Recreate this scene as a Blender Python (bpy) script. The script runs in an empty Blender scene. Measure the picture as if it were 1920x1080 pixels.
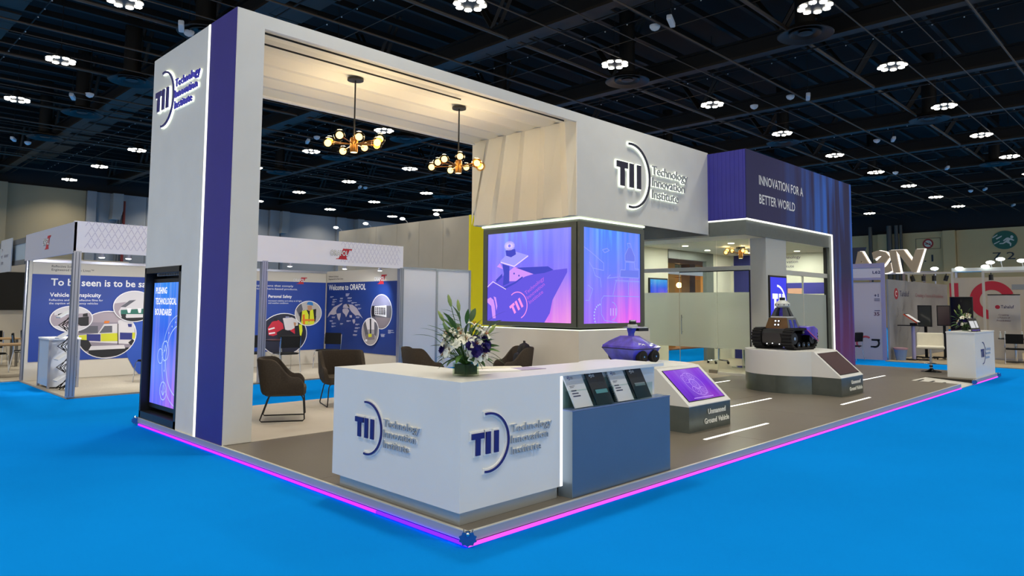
import bpy, bmesh, math, random
from mathutils import Vector, Matrix
S = bpy.context.scene
COL = S.collection
R = random.Random(7)
PI = math.pi

# ---------------------------------------------------------------- camera, world, exposure
cam_d = bpy.data.cameras.new('camera')
cam = bpy.data.objects.new('camera', cam_d)
COL.objects.link(cam)
cam_d.sensor_width = 36.0
cam_d.lens = 24.757
cam_d.shift_y = -0.0337
cam_d.clip_end = 300
rt, dn, fw = [[0.702063, -0.712074, 0.007625], [0.056551, 0.045076, -0.997382], [0.709866, 0.700656, 0.071915]]
cam.matrix_world = Matrix(((rt[0], -dn[0], -fw[0], -3.47), (rt[1], -dn[1], -fw[1], -3.8446),
                           (rt[2], -dn[2], -fw[2], 1.7278), (0, 0, 0, 1)))
S.camera = cam
w = bpy.data.worlds.new('world')
S.world = w
w.use_nodes = True
w.node_tree.nodes['Background'].inputs[0].default_value = (1.0, 0.94, 0.84, 1)
w.node_tree.nodes['Background'].inputs[1].default_value = 1.0
S.view_settings.view_transform = 'Standard'
S.view_settings.look = 'None'
S.view_settings.exposure = 0.0
S.view_settings.gamma = 1.0
S.view_settings.use_curve_mapping = False
LAMP_W = 60.0          # watts of each ceiling luminaire

# ---------------------------------------------------------------- helpers
def L3(c):
    """sRGB hex -> linear rgba"""
    if not isinstance(c, str):
        return tuple(c) + (1,) if len(c) == 3 else tuple(c)
    c = c.lstrip('#')
    o = []
    for i in (0, 2, 4):
        s = int(c[i:i + 2], 16) / 255
        o.append(s / 12.92 if s <= .04045 else ((s + .055) / 1.055) ** 2.4)
    return tuple(o) + (1,)

MATS = {}
def M(name, col='#808080', rough=.5, metal=0., emit=0., noise=None, bump=None, coat=0., spec=None):
    if name in MATS:
        return MATS[name]
    m = bpy.data.materials.new(name)
    m.use_nodes = True
    nt = m.node_tree
    b = nt.nodes['Principled BSDF']
    c = L3(col)
    b.inputs['Base Color'].default_value = c
    b.inputs['Roughness'].default_value = rough
    b.inputs['Metallic'].default_value = metal
    if spec is not None:
        b.inputs['Specular IOR Level'].default_value = spec
    if coat:
        b.inputs['Coat Weight'].default_value = coat
        b.inputs['Coat Roughness'].default_value = .1
    if emit:
        b.inputs['Emission Color'].default_value = c
        b.inputs['Emission Strength'].default_value = emit
        b.inputs['Base Color'].default_value = (c[0] * .2, c[1] * .2, c[2] * .2, 1)
    if noise:      # (scale, amount) - slight unevenness of the surface colour itself
        tc = nt.nodes.new('ShaderNodeTexCoord')
        n = nt.nodes.new('ShaderNodeTexNoise')
        n.inputs['Scale'].default_value = noise[0]
        n.inputs['Detail'].default_value = 5
        nt.links.new(tc.outputs['Object'], n.inputs['Vector'])
        r = nt.nodes.new('ShaderNodeValToRGB')
        a = noise[1]
        r.color_ramp.elements[0].position = .3
        r.color_ramp.elements[1].position = .7
        r.color_ramp.elements[0].color = tuple(max(0, x * (1 - a)) for x in c[:3]) + (1,)
        r.color_ramp.elements[1].color = tuple(min(1, x * (1 + a)) for x in c[:3]) + (1,)
        nt.links.new(n.outputs['Fac'], r.inputs['Fac'])
        nt.links.new(r.outputs['Color'], b.inputs['Base Color'])
    if bump:       # (scale, strength)
        tc = nt.nodes.new('ShaderNodeTexCoord')
        n = nt.nodes.new('ShaderNodeTexNoise')
        n.inputs['Scale'].default_value = bump[0]
        n.inputs['Detail'].default_value = 3
        bp = nt.nodes.new('ShaderNodeBump')
        bp.inputs['Strength'].default_value = bump[1]
        bp.inputs['Distance'].default_value = .01
        nt.links.new(tc.outputs['Object'], n.inputs['Vector'])
        nt.links.new(n.outputs['Fac'], bp.inputs['Height'])
        nt.links.new(bp.outputs['Normal'], b.inputs['Normal'])
    MATS[name] = m
    return m

def EM(name, col='#ffffff', strength=1.):
    """pure emitter (screens, LED strips, lamps)"""
    if name in MATS:
        return MATS[name]
    m = bpy.data.materials.new(name)
    m.use_nodes = True
    nt = m.node_tree
    nt.nodes.clear()
    e = nt.nodes.new('ShaderNodeEmission')
    e.inputs[0].default_value = L3(col)
    e.inputs[1].default_value = strength
    o = nt.nodes.new('ShaderNodeOutputMaterial')
    nt.links.new(e.outputs[0], o.inputs[0])
    MATS[name] = m
    return m

ORG = {}
def tag(o, label=None, cat=None, group=None, kind=None):
    if label: o['label'] = label
    if cat: o['category'] = cat
    if group: o['group'] = group
    if kind: o['kind'] = kind
    return o

def E(name, loc, label, cat, group=None):
    o = bpy.data.objects.new(name, None)
    o.empty_display_size = .1
    COL.objects.link(o)
    o.location = loc
    ORG[o.name] = Vector(loc)
    return tag(o, label, cat, group)

class MB:
    def __init__(s):
        s.v = []; s.f = []
    def add(s, vs, fs):
        n = len(s.v)
        s.v += [tuple(p) for p in vs]
        s.f += [tuple(i + n for i in q) for q in fs]
        return s
    def box(s, x0, x1, y0, y1, z0, z1):
        return s.add([(x0, y0, z0), (x1, y0, z0), (x1, y1, z0), (x0, y1, z0), (x0, y0, z1), (x1, y0, z1), (x1, y1, z1), (x0, y1, z1)],
                     [(0, 3, 2, 1), (4, 5, 6, 7), (0, 1, 5, 4), (1, 2, 6, 5), (2, 3, 7, 6), (3, 0, 4, 7)])
    def prism(s, poly, ax, a, b):
        """extrude a 2-D polygon along axis ax; poly in the two other axes in xyz order"""
        def P(p, t):
            return {0: (t, p[0], p[1]), 1: (p[0], t, p[1]), 2: (p[0], p[1], t)}[ax]
        n = len(poly)
        return s.add([P(p, a) for p in poly] + [P(p, b) for p in poly],
                     [tuple(range(n))[::-1], tuple(range(n, 2 * n))] + [(i, (i + 1) % n, n + (i + 1) % n, n + i) for i in range(n)])
    def rings(s, rs, closed=True, cap=True, loop=False):
        n = len(rs[0]); k = len(rs)
        vs = [p for r in rs for p in r]
        fs = []
        for j in range(k if loop else k - 1):
            for i in range(n if closed else n - 1):
                a = j * n + i; b = j * n + (i + 1) % n
                c = ((j + 1) % k) * n + (i + 1) % n; d = ((j + 1) % k) * n + i
                fs.append((a, b, c, d))
        if cap and not loop and closed:
            fs.append(tuple(range(n))[::-1]); fs.append(tuple(range((k - 1) * n, k * n)))
        return s.add(vs, fs)
    def tube(s, pts, r, n=8, loop=False, r1=None):
        pts = [Vector(p) for p in pts]
        rs = []
        k = len(pts)
        up = None
        for i, p in enumerate(pts):
            if loop:
                d = pts[(i + 1) % k] - pts[i - 1]
            else:
                d = pts[min(i + 1, k - 1)] - pts[max(i - 1, 0)]
            if d.length < 1e-9: d = Vector((0, 0, 1))
            d.normalize()
            if up is None:
                up = Vector((0, 0, 1)) if abs(d.z) < .9 else Vector((1, 0, 0))
            a = d.cross(up)
            if a.length < 1e-6: a = d.orthogonal()
            a.normalize()
            b = a.cross(d)
            up = b
            rr = r if r1 is None else r + (r1 - r) * i / max(1, k - 1)
            rs.append([p + a * rr * math.cos(2 * PI * j / n) + b * rr * math.sin(2 * PI * j / n) for j in range(n)])
        return s.rings(rs, loop=loop)
    def cyl(s, p0, p1, r, n=16, r1=None):
        return s.tube([p0, p1], r, n, r1=r if r1 is None else r1)
    def lathe(s, c, prof, n=20):
        rs = [[(c[0] + r * math.cos(2 * PI * j / n), c[1] + r * math.sin(2 * PI * j / n), c[2] + z) for j in range(n)] for r, z in prof]
        return s.rings(rs)
    def sph(s, c, r, n=12, m=8, sc=(1, 1, 1)):
        return s.lathe2(c, [(r * math.sin(PI * i / m) + 1e-4, -r * math.cos(PI * i / m)) for i in range(m + 1)], n, sc)
    def lathe2(s, c, prof, n, sc):
        rs = [[(c[0] + sc[0] * r * math.cos(2 * PI * j / n), c[1] + sc[1] * r * math.sin(2 * PI * j / n), c[2] + sc[2] * z) for j in range(n)] for r, z in prof]
        return s.rings(rs)
    def poly(s, pts):
        return s.add(pts, [tuple(range(len(pts)))])
    def build(s, name, mat, parent=None, smooth=False, bev=0, label=None, cat=None, group=None, kind=None, norm=True):
        vs = [Vector(p) for p in s.v]
        loc = Vector((0, 0, 0))
        if parent is not None:
            o0 = ORG.get(parent.name, Vector((0, 0, 0)))
        else:
            lo = Vector([min(p[i] for p in vs) for i in range(3)]); hi = Vector([max(p[i] for p in vs) for i in range(3)])
            o0 = Vector(((lo.x + hi.x) / 2, (lo.y + hi.y) / 2, lo.z)); loc = o0
        me = bpy.data.meshes.new(name)
        me.from_pydata([tuple(p - o0) for p in vs], [], s.f)
        if norm:
            bm = bmesh.new(); bm.from_mesh(me)
            bmesh.ops.recalc_face_normals(bm, faces=bm.faces)
            bm.to_mesh(me); bm.free()
        me.materials.append(mat)
        if smooth:
            for p in me.polygons: p.use_smooth = True
            try: me.set_sharp_from_angle(angle=math.radians(40))
            except Exception: pass
        o = bpy.data.objects.new(name, me)
        COL.objects.link(o)
        o.location = loc
        if parent is not None:
            o.parent = parent
        ORG[o.name] = o0
        if bev:
            md = o.modifiers.new('bevel', 'BEVEL'); md.width = bev; md.segments = 2; md.limit_method = 'ANGLE'
        return tag(o, label, cat, group, kind)

def B(*a):
    return MB().box(*a)

def copy_tree(root, loc=None, rz=None, label=None, group=None):
    r = root.copy(); COL.objects.link(r)
    if loc is not None: r.location = loc
    if rz is not None: r.rotation_euler = (0, 0, rz)
    if label: r['label'] = label
    if group: r['group'] = group
    for ch in list(root.children):
        c = ch.copy(); COL.objects.link(c); c.parent = r
        for g in ch.children:
            d = g.copy(); COL.objects.link(d); d.parent = c
    return r

class Fr:
    """a flat face: origin, right direction, up direction"""
    def __init__(s, o, u, v=(0, 0, 1)):
        s.o = Vector(o); s.u = Vector(u); s.v = Vector(v); s.n = s.u.cross(s.v)
    def P(s, a, b, d=0.):
        return s.o + s.u * a + s.v * b + s.n * d
def FX(x):   # face looking towards -X ; coordinates (-y, z)
    return Fr((x, 0, 0), (0, -1, 0))
def FY(y):   # face looking towards -Y ; coordinates (x, z)
    return Fr((0, y, 0), (1, 0, 0))

def flat(fr, polys, name, mat, parent, off=.003, **k):
    m = MB()
    for p in polys:
        m.poly([fr.P(a, b, off) for a, b in p])
    return m.build(name, mat, parent, norm=False, **k)
def slab(fr, polys, name, mat, parent, off=0., th=.01, **k):
    m = MB()
    for p in polys:
        n = len(p)
        m.add([fr.P(a, b, off) for a, b in p] + [fr.P(a, b, off + th) for a, b in p],
              [tuple(range(n))[::-1], tuple(range(n, 2 * n))] + [(i, (i + 1) % n, n + (i + 1) % n, n + i) for i in range(n)])
    return m.build(name, mat, parent, **k)
def rect(x0, y0, x1, y1):
    return [(x0, y0), (x1, y0), (x1, y1), (x0, y1)]
def ell(cx, cy, rx, ry=None, n=28, a0=0, a1=2 * PI):
    ry = rx if ry is None else ry
    full = abs(a1 - a0 - 2 * PI) < 1e-6
    return [(cx + rx * math.cos(a0 + (a1 - a0) * i / (n if full else n - 1)), cy + ry * math.sin(a0 + (a1 - a0) * i / (n if full else n - 1))) for i in range(n)]
def ringp(cx, cy, r0, r1, a0=0, a1=2 * PI, n=28, e=1.):
    """ring sector as quads; e squeezes x"""
    o = []
    for i in range(n):
        t0 = a0 + (a1 - a0) * i / n; t1 = a0 + (a1 - a0) * (i + 1) / n
        o.append([(cx + e * r1 * math.cos(t0), cy + r1 * math.sin(t0)), (cx + e * r1 * math.cos(t1), cy + r1 * math.sin(t1)),
                  (cx + e * r0 * math.cos(t1), cy + r0 * math.sin(t1)), (cx + e * r0 * math.cos(t0), cy + r0 * math.sin(t0))])
    return o
def arcstrip(cx, cy, r0, r1, a0, a1, n=28):
    return [[(cx + r1 * math.cos(a0 + (a1 - a0) * i / n), cy + r1 * math.sin(a0 + (a1 - a0) * i / n)) for i in range(n + 1)] +
            [(cx + r0 * math.cos(a1 - (a1 - a0) * i / n), cy + r0 * math.sin(a1 - (a1 - a0) * i / n)) for i in range(n + 1)]]
def line(pts, wd):
    """poly-line of given width as quads"""
    o = []
    for (x0, y0), (x1, y1) in zip(pts, pts[1:]):
        l = math.hypot(x1 - x0, y1 - y0) or 1
        nx, ny = -(y1 - y0) / l * wd / 2, (x1 - x0) / l * wd / 2
        o.append([(x0 - nx, y0 - ny), (x1 - nx, y1 - ny), (x1 + nx, y1 + ny), (x0 + nx, y0 + ny)])
    return o
def clip(poly, inside, cut):
    o = []
    for i, p in enumerate(poly):
        q = poly[(i + 1) % len(poly)]
        a, b = inside(p), inside(q)
        if a: o.append(p)
        if a != b: o.append(cut(p, q))
    return o
def clip_ell(polys, cx, cy, rx, ry, n=32):
    """clip polygons to an ellipse (Sutherland-Hodgman)"""
    ring = ell(cx, cy, rx, ry, n)
    out = []
    for p in polys:
        for i in range(n):
            a = ring[i]; b = ring[(i + 1) % n]
            d = lambda q: (b[0] - a[0]) * (q[1] - a[1]) - (b[1] - a[1]) * (q[0] - a[0])
            def cut(p0, p1):
                d0, d1 = d(p0), d(p1); t = d0 / (d0 - d1)
                return (p0[0] + (p1[0] - p0[0]) * t, p0[1] + (p1[1] - p0[1]) * t)
            p = clip(p, lambda q: d(q) >= 0, cut)
            if len(p) < 3: break
        if len(p) >= 3: out.append(p)
    return out

_tc = {}
def text_mesh(s, bold=0., ext=0.):
    key = (s, bold, ext)
    if key not in _tc:
        cu = bpy.data.curves.new('lettering', 'FONT')
        cu.body = s; cu.resolution_u = 2; cu.offset = bold; cu.extrude = ext
        o = bpy.data.objects.new('lettering', cu)
        me = bpy.data.meshes.new_from_object(o)
        vs = [tuple(v.co) for v in me.vertices]; fs = [tuple(p.vertices) for p in me.polygons]
        bpy.data.objects.remove(o); bpy.data.curves.remove(cu); bpy.data.meshes.remove(me)
        _tc[key] = (vs, fs)
    return _tc[key]
def text_into(m, fr, s, x, y, h, align='L', w=None, th=0., off=.004, bold=0., rot=0., mirror=False):
    """lettering of cap height h with its base line at (x, y); added to mesh m"""
    ext = .05 if th else 0.
    vs, fs = text_mesh(s, bold, ext)
    if not vs: return
    k = h / .69
    x0 = min(v[0] for v in vs); x1 = max(v[0] for v in vs)
    kx = k if w is None else w / (x1 - x0)
    sh = {'L': -x0, 'C': -(x0 + x1) / 2, 'R': -x1}[align]
    c, sn = math.cos(rot), math.sin(rot)
    out = []
    for v in vs:
        a = (v[0] + sh) * kx; b = v[1] * k
        if mirror: a = -a
        d = off + (th * (v[2] / .1 + .5) if th else 0)
        out.append(fr.P(x + a * c - b * sn, y + a * sn + b * c, d))
    m.add(out, fs)
def text(fr, lines, x, y, h, name, mat, parent, sp=1.5, **k):
    m = MB()
    if isinstance(lines, str): lines = [lines]
    ws = k.pop('ws', None)
    for i, s in enumerate(lines):
        if ws: k['w'] = ws[i]
        text_into(m, fr, s, x, y - i * h * sp, h, **k)
    return m.build(name, mat, parent, norm=False)

# ---------------------------------------------------------------- materials used everywhere
white = M('white_laminate', '#e2e3e0', .32, noise=(1.5, .02))
white_matt = M('white_matt_paint', '#dddcd6', .6, noise=(2.0, .03))
navy = M('navy_acrylic', '#1d1a6e', .35)
navy_paint = M('navy_paint', '#2c2787', .5, noise=(3, .04))
black = M('black_plastic', '#0c0c0d', .4)
dark_metal = M('dark_steel', '#1a1b1c', .35, .6)
chrome = M('chrome', '#cfd2d6', .15, 1.)
alu = M('aluminium_profile', '#b4b8c6', .3, .75)
brushed = M('brushed_grey_steel', '#6d7673', .28, .85, noise=(6, .08))
grey_band = M('grey_laminate', '#6a706b', .38, noise=(9, .06))
led_white = EM('led_white', '#fffff0', 1.7)
halo = EM('halo_light', '#f4ffe4', 3.0)
txt_white = M('white_vinyl', '#f4f4f2', .5)
txt_navy = M('navy_vinyl', '#24245c', .5)

# ---------------------------------------------------------------- hall shell
carpet = M('blue_carpet', (0.003, .215, .68), .95, noise=(.35, .07), bump=(260, .25), spec=0.)
B(-24, 64, -24, 50, -.06, 0).build('floor', carpet, kind='structure', label='bright blue exhibition carpet', cat='floor')
wall_m = M('beige_wall_paint', '#94886b', .8, noise=(.4, .06))
wall_g = M('grey_wall_paint', '#8b8d8e', .8, noise=(.4, .05))

wb = B(-24, 64, 47.1, 47.5, 0, 11.6).build('wall_back', M('dark_upper_wall', '#1a1a1a', .9), kind='structure', label='far hall wall, beige and grey panels below black', cat='wall')
for (x0, x1, mt, n, d) in ((-24, 5.0, wall_m, 'pilaster', .35), (5.0, 9.2, wall_m, 'wall_panel', 0), (9.2, 9.75, wall_g, 'pier', .2), (9.75, 11.3, wall_g, 'wall_panel', 0),
                        (11.3, 12.8, wall_g, 'wall_panel', 0), (12.8, 21.5, wall_g, 'wall_panel', 0), (21.5, 22.3, wall_g, 'pier', .25), (22.3, 27.3, wall_g, 'wall_panel', 0),
                        (27.3, 28.2, wall_g, 'pier', .25), (28.2, 40, wall_g, 'wall_panel', 0), (40, 64, wall_g, 'wall_panel', 0)):
    B(x0, x1 - .03, 46.9 - d, 47.12, 0, 8.75).build(n, mt, wb)
for x in (10.95, 11.1, 22.4): MB().cyl((x, 46.75, 0), (x, 46.75, 8.6), .06, 8).build('wall_pipe', M('grey_pipe', '#6a6a68', .5), wb)
MB().cyl((11.35, 46.7, 0), (11.35, 46.7, 8.3), .09, 8).build('fire_pipe', M('red_pipe', '#7a1f1a', .4), wb)
for x0 in (10.55, 22.25, 29.0):
    m = MB()
    m.prism([(x0, 8.7), (x0 + .6, 8.7), (x0 + .6, 7.6), (x0 + .45, 7.0), (x0 - .05, 7.0), (x0, 7.7)], 1, 46.2, 46.9)
    m.build('duct_outlet', M('grey_duct', '#92918c', .5), wb)

wr = B(62.1, 62.5, -24, 47.1, 0, 11.6).build('wall_right', M('dark_upper_wall'), kind='structure', label='beige hall wall with gate signs below black', cat='wall')
for (y0, y1, n, d) in ((-24, 4.5, 'wall_panel', 0), (4.5, 10.4, 'wall_panel', 0), (10.4, 11.3, 'pier', .3), (11.3, 15.4, 'wall_panel', 0), (15.4, 16.2, 'pier', .3), (16.2, 22, 'wall_panel', 0), (22, 47, 'wall_panel', 0)):
    B(61.9 - d, 62.12, y0, y1 - .03, 0, 7.95).build(n, M('beige_wall_brightened', '#d2b27a', .8, noise=(.4, .05)), wr)  # beige raised in the colour to stand in for lamp light missing here
for (y, r) in ((16.65, .16), (15.15, .22), (14.6, .16), (14.25, .12)):
    MB().cyl((61.3, y, 0), (61.3, y, 8.6), r, 10).build('wall_pipe', M('dark_pipe', '#4c4a44', .5), wr)

f = FX(61.88)
t = E('exit_sign', (61.8, 7.1, 6.1), 'round green emergency exit sign with white running figure above 7.2', 'sign')
slab(f, [ell(-7.13, 6.98, .82, .72, 36)], 'sign_disc', M('sign_green', '#0f5f48', .5), t, 0, .04)
run = [[(-6.623, 7.3), (-6.558, 7.199), (-6.604, 7.066), (-6.709, 7.082), (-6.775, 7.175), (-6.722, 7.3)], [(-7.248, 6.925), (-7.038, 7.128), (-6.919, 7.16), (-6.656, 7.035), (-6.512, 6.941), (-6.558, 6.878), (-6.775, 6.972), (-6.854, 6.863), (-6.709, 6.691), (-6.735, 6.488), (-6.801, 6.488), (-6.814, 6.644), (-7.038, 6.785), (-7.216, 6.675), (-7.479, 6.675), (-7.479, 6.738), (-7.248, 6.753), (-7.064, 6.91), (-6.985, 7.019), (-7.183, 6.878)], [(-7.906, 7.238), (-7.577, 7.441), (-7.591, 7.347), (-7.906, 7.144)], [(-7.709, 7.121), (-7.301, 7.332), (-7.314, 7.238), (-7.643, 7.035)], [(-7.841, 6.73), (-7.446, 6.941), (-7.459, 6.863), (-7.827, 6.66)]]
flat(f, run, 'running_figure', M('sign_cream', '#d8d4bf', .6), t, .045)
t = E('gate_number', (61.8, 7.0, 5.3), 'large dark gate number 7.2 on beige wall', 'sign')
text(f, '7.2', -7.95, 5.48, .56, 'lettering', M('number_dark', '#2a3138', .6), t, w=1.45)
t = E('gate_number', (61.8, 12.2, 5.3), 'dark gate number ending in 1 beside illuminated letters', 'sign')
text(f, '7.1', -13.45, 5.5, .56, 'lettering', M('number_dark'), t, w=1.4)
t = E('no_smoking_sign', (61.8, 12.1, 6.5), 'round red no smoking sign in thin rectangular outline', 'sign')
m = rect(-13.3, 6.55, -11.5, 7.42)
flat(f, line(m + [m[0]], .03), 'outline', M('number_dark'), t, .01)
flat(f, [ell(-12.4, 6.98, .28, .3)], 'disc', M('sign_cream'), t, .008)
flat(f, ringp(-12.4, 6.98, .28, .4) , 'red_ring', M('sign_red', '#a8221f', .5), t, .01)
flat(f, line([(-12.65, 7.15), (-12.15, 6.8)], .07), 'slash', M('sign_red'), t, .014)
flat(f, line([(-12.62, 6.95), (-12.2, 6.95)], .07) + line([(-12.25, 7.05), (-12.35, 7.12)], .03), 'cigarette', M('number_dark'), t, .012)

# ---------------------------------------------------------------- ceiling with beams, trusses, panels, pipes
ce = B(-24, 64, -24, 50, 11.6, 11.9).build('ceiling', M('ceiling_deck', '#0b0c0d', .9), kind='structure', label='black exhibition hall roof with steel beams', cat='ceiling')
steel = M('ceiling_steel', '#2a2116', .55, .2, noise=(2, .2))
steel_d = M('ceiling_steel_dark', '#141210', .6, .2)
panel_m = M('ceiling_panel', '#2a231a', .6, noise=(.8, .25))
GX = [1.78 + 5.93 * i for i in range(-2, 10)]
GY = [2.68 + 6.02 * j for j in range(-2, 8)]
rib = MB()
y = -8.
pur = B(-12, 62, 0, .14, 10.75, 10.95)
first = None
for k in range(44):
    yy = -8 + 1.25 * k
    if first is None:
        first = B(-12, 62, yy, yy + .14, 10.75, 10.95).build('purlin', steel_d, ce)
        base = yy
    else:
        c = first.copy(); COL.objects.link(c); c.parent = ce; c.location.y = yy - base
BX = [4.6 + 5.93 * k for k in range(-2, 10)]
proto = None
for x in BX:
    if proto is None:
        bx0 = x
        proto = B(x - .17, x + .17, -10, 47, 9.25, 9.33).build('beam', steel, ce)
        m = MB(); m.box(x - .06, x + .06, -10, 47, 9.33, 9.75); m.box(x - .15, x + .15, -10, 47, 9.75, 9.82)
        p2 = m.build('beam_web', steel_d, ce)
        m = MB()
        for k in range(10):
            yb = -7.3 + 6.02 * k
            for sgn in (-1, 1):
                for dx in (-.12, .12):
                    a = Vector((x + dx, yb, 9.8)); b = Vector((x + dx, yb + sgn * 1.2, 11.6))
                    m.tube([a, b], .07, 4)
        p3 = m.build('truss_strut', steel, ce)
        m = MB()
        for k in range(52):
            yb = -8 + 1.05 * k
            m.box(x + 1.0, x + 2.0, yb, yb + .92, 10.0 + .04 * (k % 3), 10.06 + .04 * (k % 3))
        p4 = m.build('ceiling_panel_strip', panel_m, ce, kind='stuff')
        m = MB()
        m.tube([(x + 2.2, -9, 9.75), (x + 2.2, 46, 9.75)], .02, 5)
        m.tube([(x + .35, -9, 9.2), (x + .35, 46, 9.2)], .025, 5)
        p5 = m.build('ceiling_pipe', steel_d, ce)
        m = MB()
        for k in range(70):
            m.sph((x + 2.2, -8 + .78 * k, 9.71), .022, 5, 3)
        p6 = m.build('sprinkler_heads', M('sprinkler', '#d8d8d8', .4), ce, kind='stuff')
    else:
        for p in (proto, p2, p3, p4, p5, p6):
            c = p.copy(); COL.objects.link(c); c.parent = ce; c.location.x = x - bx0
pipe_m = M('ceiling_pipe_grey', '#4a3e31', .5, .2)
for j in range(-1, 7):
    for (dy, r, z) in ((3.25, .03, 9.0), (-.35, .02, 9.1), (1.35, .055, 9.3), (4.6, .015, 9.15)):
        yy = 2.68 + 6.02 * j + dy
        MB().tube([(-12, yy, z), (61, yy, z)], r, 6).build('ceiling_pipe', pipe_m, ce)
for x in (7.2, 13.0, 19.1, 25.0):
    MB().tube([(x, -9, 9.35), (x, 46, 9.35)], .012, 5).build('ceiling_cable', pipe_m, ce)

# luminaires: rings of eight LED lenses on a dark housing, one lamp in each
house = M('lamp_housing', '#161616', .5)
lens = EM('lamp_lens', '#fff8e6', 14)
def luminaire():
    t = E('ceiling_light', (0, 0, 0), 'round high-bay ceiling light with ring of bright LED lenses', 'ceiling light', 'high-bay lights under the black hall ceiling')
    m = MB()
    m.lathe((0, 0, .05), [(.05, .35), (.12, .3), (.16, .1), (.40, .06), (.42, 0), (.12, -.01)], 16)
    m.cyl((0, 0, .4), (0, 0, 2.6), .012, 6)
    m.build('housing', house, t, True)
    m = MB()
    for k in range(8):
        a = 2 * PI * k / 8 + .2
        m.lathe((.32 * math.cos(a), .32 * math.sin(a), .035), [(.092, .012), (.092, -.012), (.05, -.028)], 8)
    m.build('lens_ring', lens, t, True)
    return t
lum = luminaire()
ld = bpy.data.lights.new('high_bay', 'AREA')
ld.shape = 'DISK'; ld.size = .8; ld.energy = LAMP_W; ld.color = (1, .925, .785); ld.spread = math.radians(125)
used = False
for gx in GX:
    for gy in GY:
        # only those above the part of the hall the photograph and its light can reach
        if gx > 61 or gy > 46: continue
        if used: o = copy_tree(lum, (gx, gy, 9.0))
        else:
            o = lum; o.location = (gx, gy, 9.0); used = True
        if gx < 61 and gy < 46:
            la = bpy.data.objects.new('lamp', ld); COL.objects.link(la)
            la.location = (0, 0, -.02); la.parent = o

# air diffusers, ceiling speakers, emergency battery lights
dm = M('diffuser_metal', '#1e1913', .5, .2)
t = E('air_diffuser', (0, 0, 0), 'round black ceiling air diffuser with concentric rings', 'air diffuser', 'round ceiling air diffusers')
MB().lathe((0, 0, 0), [(.42, .19), (.45, .1), (.62, .02), (.72, -.03), (.70, -.05), (.58, -.0), (.44, .06)], 28).build('outer_ring', dm, t, True)
MB().cyl((0, 0, .1), (0, 0, 2.54), .26, 16).build('duct_neck', dm, t, True)
MB().lathe((0, 0, 0), [(.30, .12), (.42, 0), (.40, -.02), (.27, .08)], 24).build('inner_ring', dm, t, True)
MB().lathe((0, 0, 0), [(.02, .1), (.18, .03), (.2, 0), (.02, -.02)], 20).build('core', dm, t, True)
d0 = t; n = 0
for x in (3.95, 15.2, 27.1, 38.9):
    for y in (-2.2, 3.55, 9.35, 15.3, 21.3, 27.1, 33.0):
        if n: copy_tree(d0, (x, y, 9.05))
        else: d0.location = (x, y, 9.05)
        n += 1
wp = M('white_plastic', '#cfd2d4', .5)
t = E('emergency_light', (0, 0, 0), 'small white emergency light box hanging from the black ceiling', 'emergency light', 'white emergency boxes under the ceiling')
B(-.3, .3, -.07, .07, -.09, .05).build('body', wp, t, bev=.03)
MB().tube([(-.2, 0, .05), (-.15, 0, .25), (0, 0, .3), (.15, 0, .25), (.2, 0, .05)], .01, 5).tube([(0, 0, .3), (0, 0, 2.6)], .01, 5).build('cable', dm, t)
e0 = t
EP = [(11.825, 5.607), (20.731, 5.698), (29.462, 5.531), (38.186, 5.502), (47.249, 5.562), (56.463, 5.63), (3.259, 15.129), (3.022, 24.595), (2.988, 34.161), (12.297, 24.697), (20.914, 33.641)]
for i, (x, y) in enumerate(EP):
    if i: copy_tree(e0, (x, y, 9.0), .4 if i < 6 else 1.2)
    else: e0.location = (x, y, 9.0); e0.rotation_euler.z = .4
t = E('detector', (0, 0, 0), 'small white dome detector hanging under the black ceiling', 'detector', 'white detectors under the ceiling')
MB().lathe((0, 0, 0), [(.02, -.1), (.1, -.06), (.14, 0), (.14, .05), (.04, .08)], 14).build('dome', wp, t, True)
MB().cyl((0, 0, .07), (0, 0, 2.6), .010, 6).build('rod', dm, t)
e0 = t
for i, (x, y) in enumerate([(11.928, 6.154), (20.442, 6.191), (29.406, 6.179), (20.715, 7.648), (3.406, 23.998), (3.599, 15.518), (3.637, 34.698), (38.008, 7.912), (47.6, 6.389), (12.258, 23.841), (21.371, 33.738)]):
    if i: copy_tree(e0, (x, y, 9.0))
    else: e0.location = (x, y, 9.0)

# ---------------------------------------------------------------- the stand: platform
deck_m = M('grey_brown_deck', '#6a6358', .36, noise=(1.2, .05), bump=(40, .05))
PX, PY, PH = 17.75, 6.95, .10
pf = E('platform', (0, 0, 0), 'low raised stand platform with grey deck and pink glowing edge', 'platform')
m = MB()
m.prism([(.02, .02), (14.1, .02), (14.1, 1.0), (15.4, 1.0), (15.4, .02), (PX - .02, .02), (PX - .02, PY), (.02, PY)], 2, .002, .088)
m.build('platform_core', M('platform_core', '#2b2924', .8), pf)
proto = None
xs = [.02 + 2.44 * k for k in range(8)]
for i in range(7):
    x0, x1 = xs[i] + .002, min(xs[i + 1], PX - .02) - .002
    if i == 6: x1 = PX - .02
    for (y0, y1) in ((.02, 2.1), (2.1, 4.18)):
        y1 -= .004
        if i in (5, 6) and y0 < 1:
            if i == 5: pol = [(x0, y0), (14.1, y0), (14.1, 1.0), (x1, 1.0), (x1, y1), (x0, y1)]
            else: pol = [(15.4, y0), (x1, y0), (x1, y1), (x0, y1), (x0, 1.0), (15.4, 1.0)]
            MB().prism(pol, 2, .088, PH).build('deck_board', deck_m, pf)
        else:
            B(x0, x1, y0, y1, .088, PH).build('deck_board', deck_m, pf)
rug = M('pale_lounge_floor', '#b9b2a6', .55, noise=(2, .05))
for k in range(5):
    B(.02 + 2.2 * k, .02 + 2.2 * (k + 1) - .003, 4.18, PY, .088, PH + .004).build('pale_floor_board', rug, pf)
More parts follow.
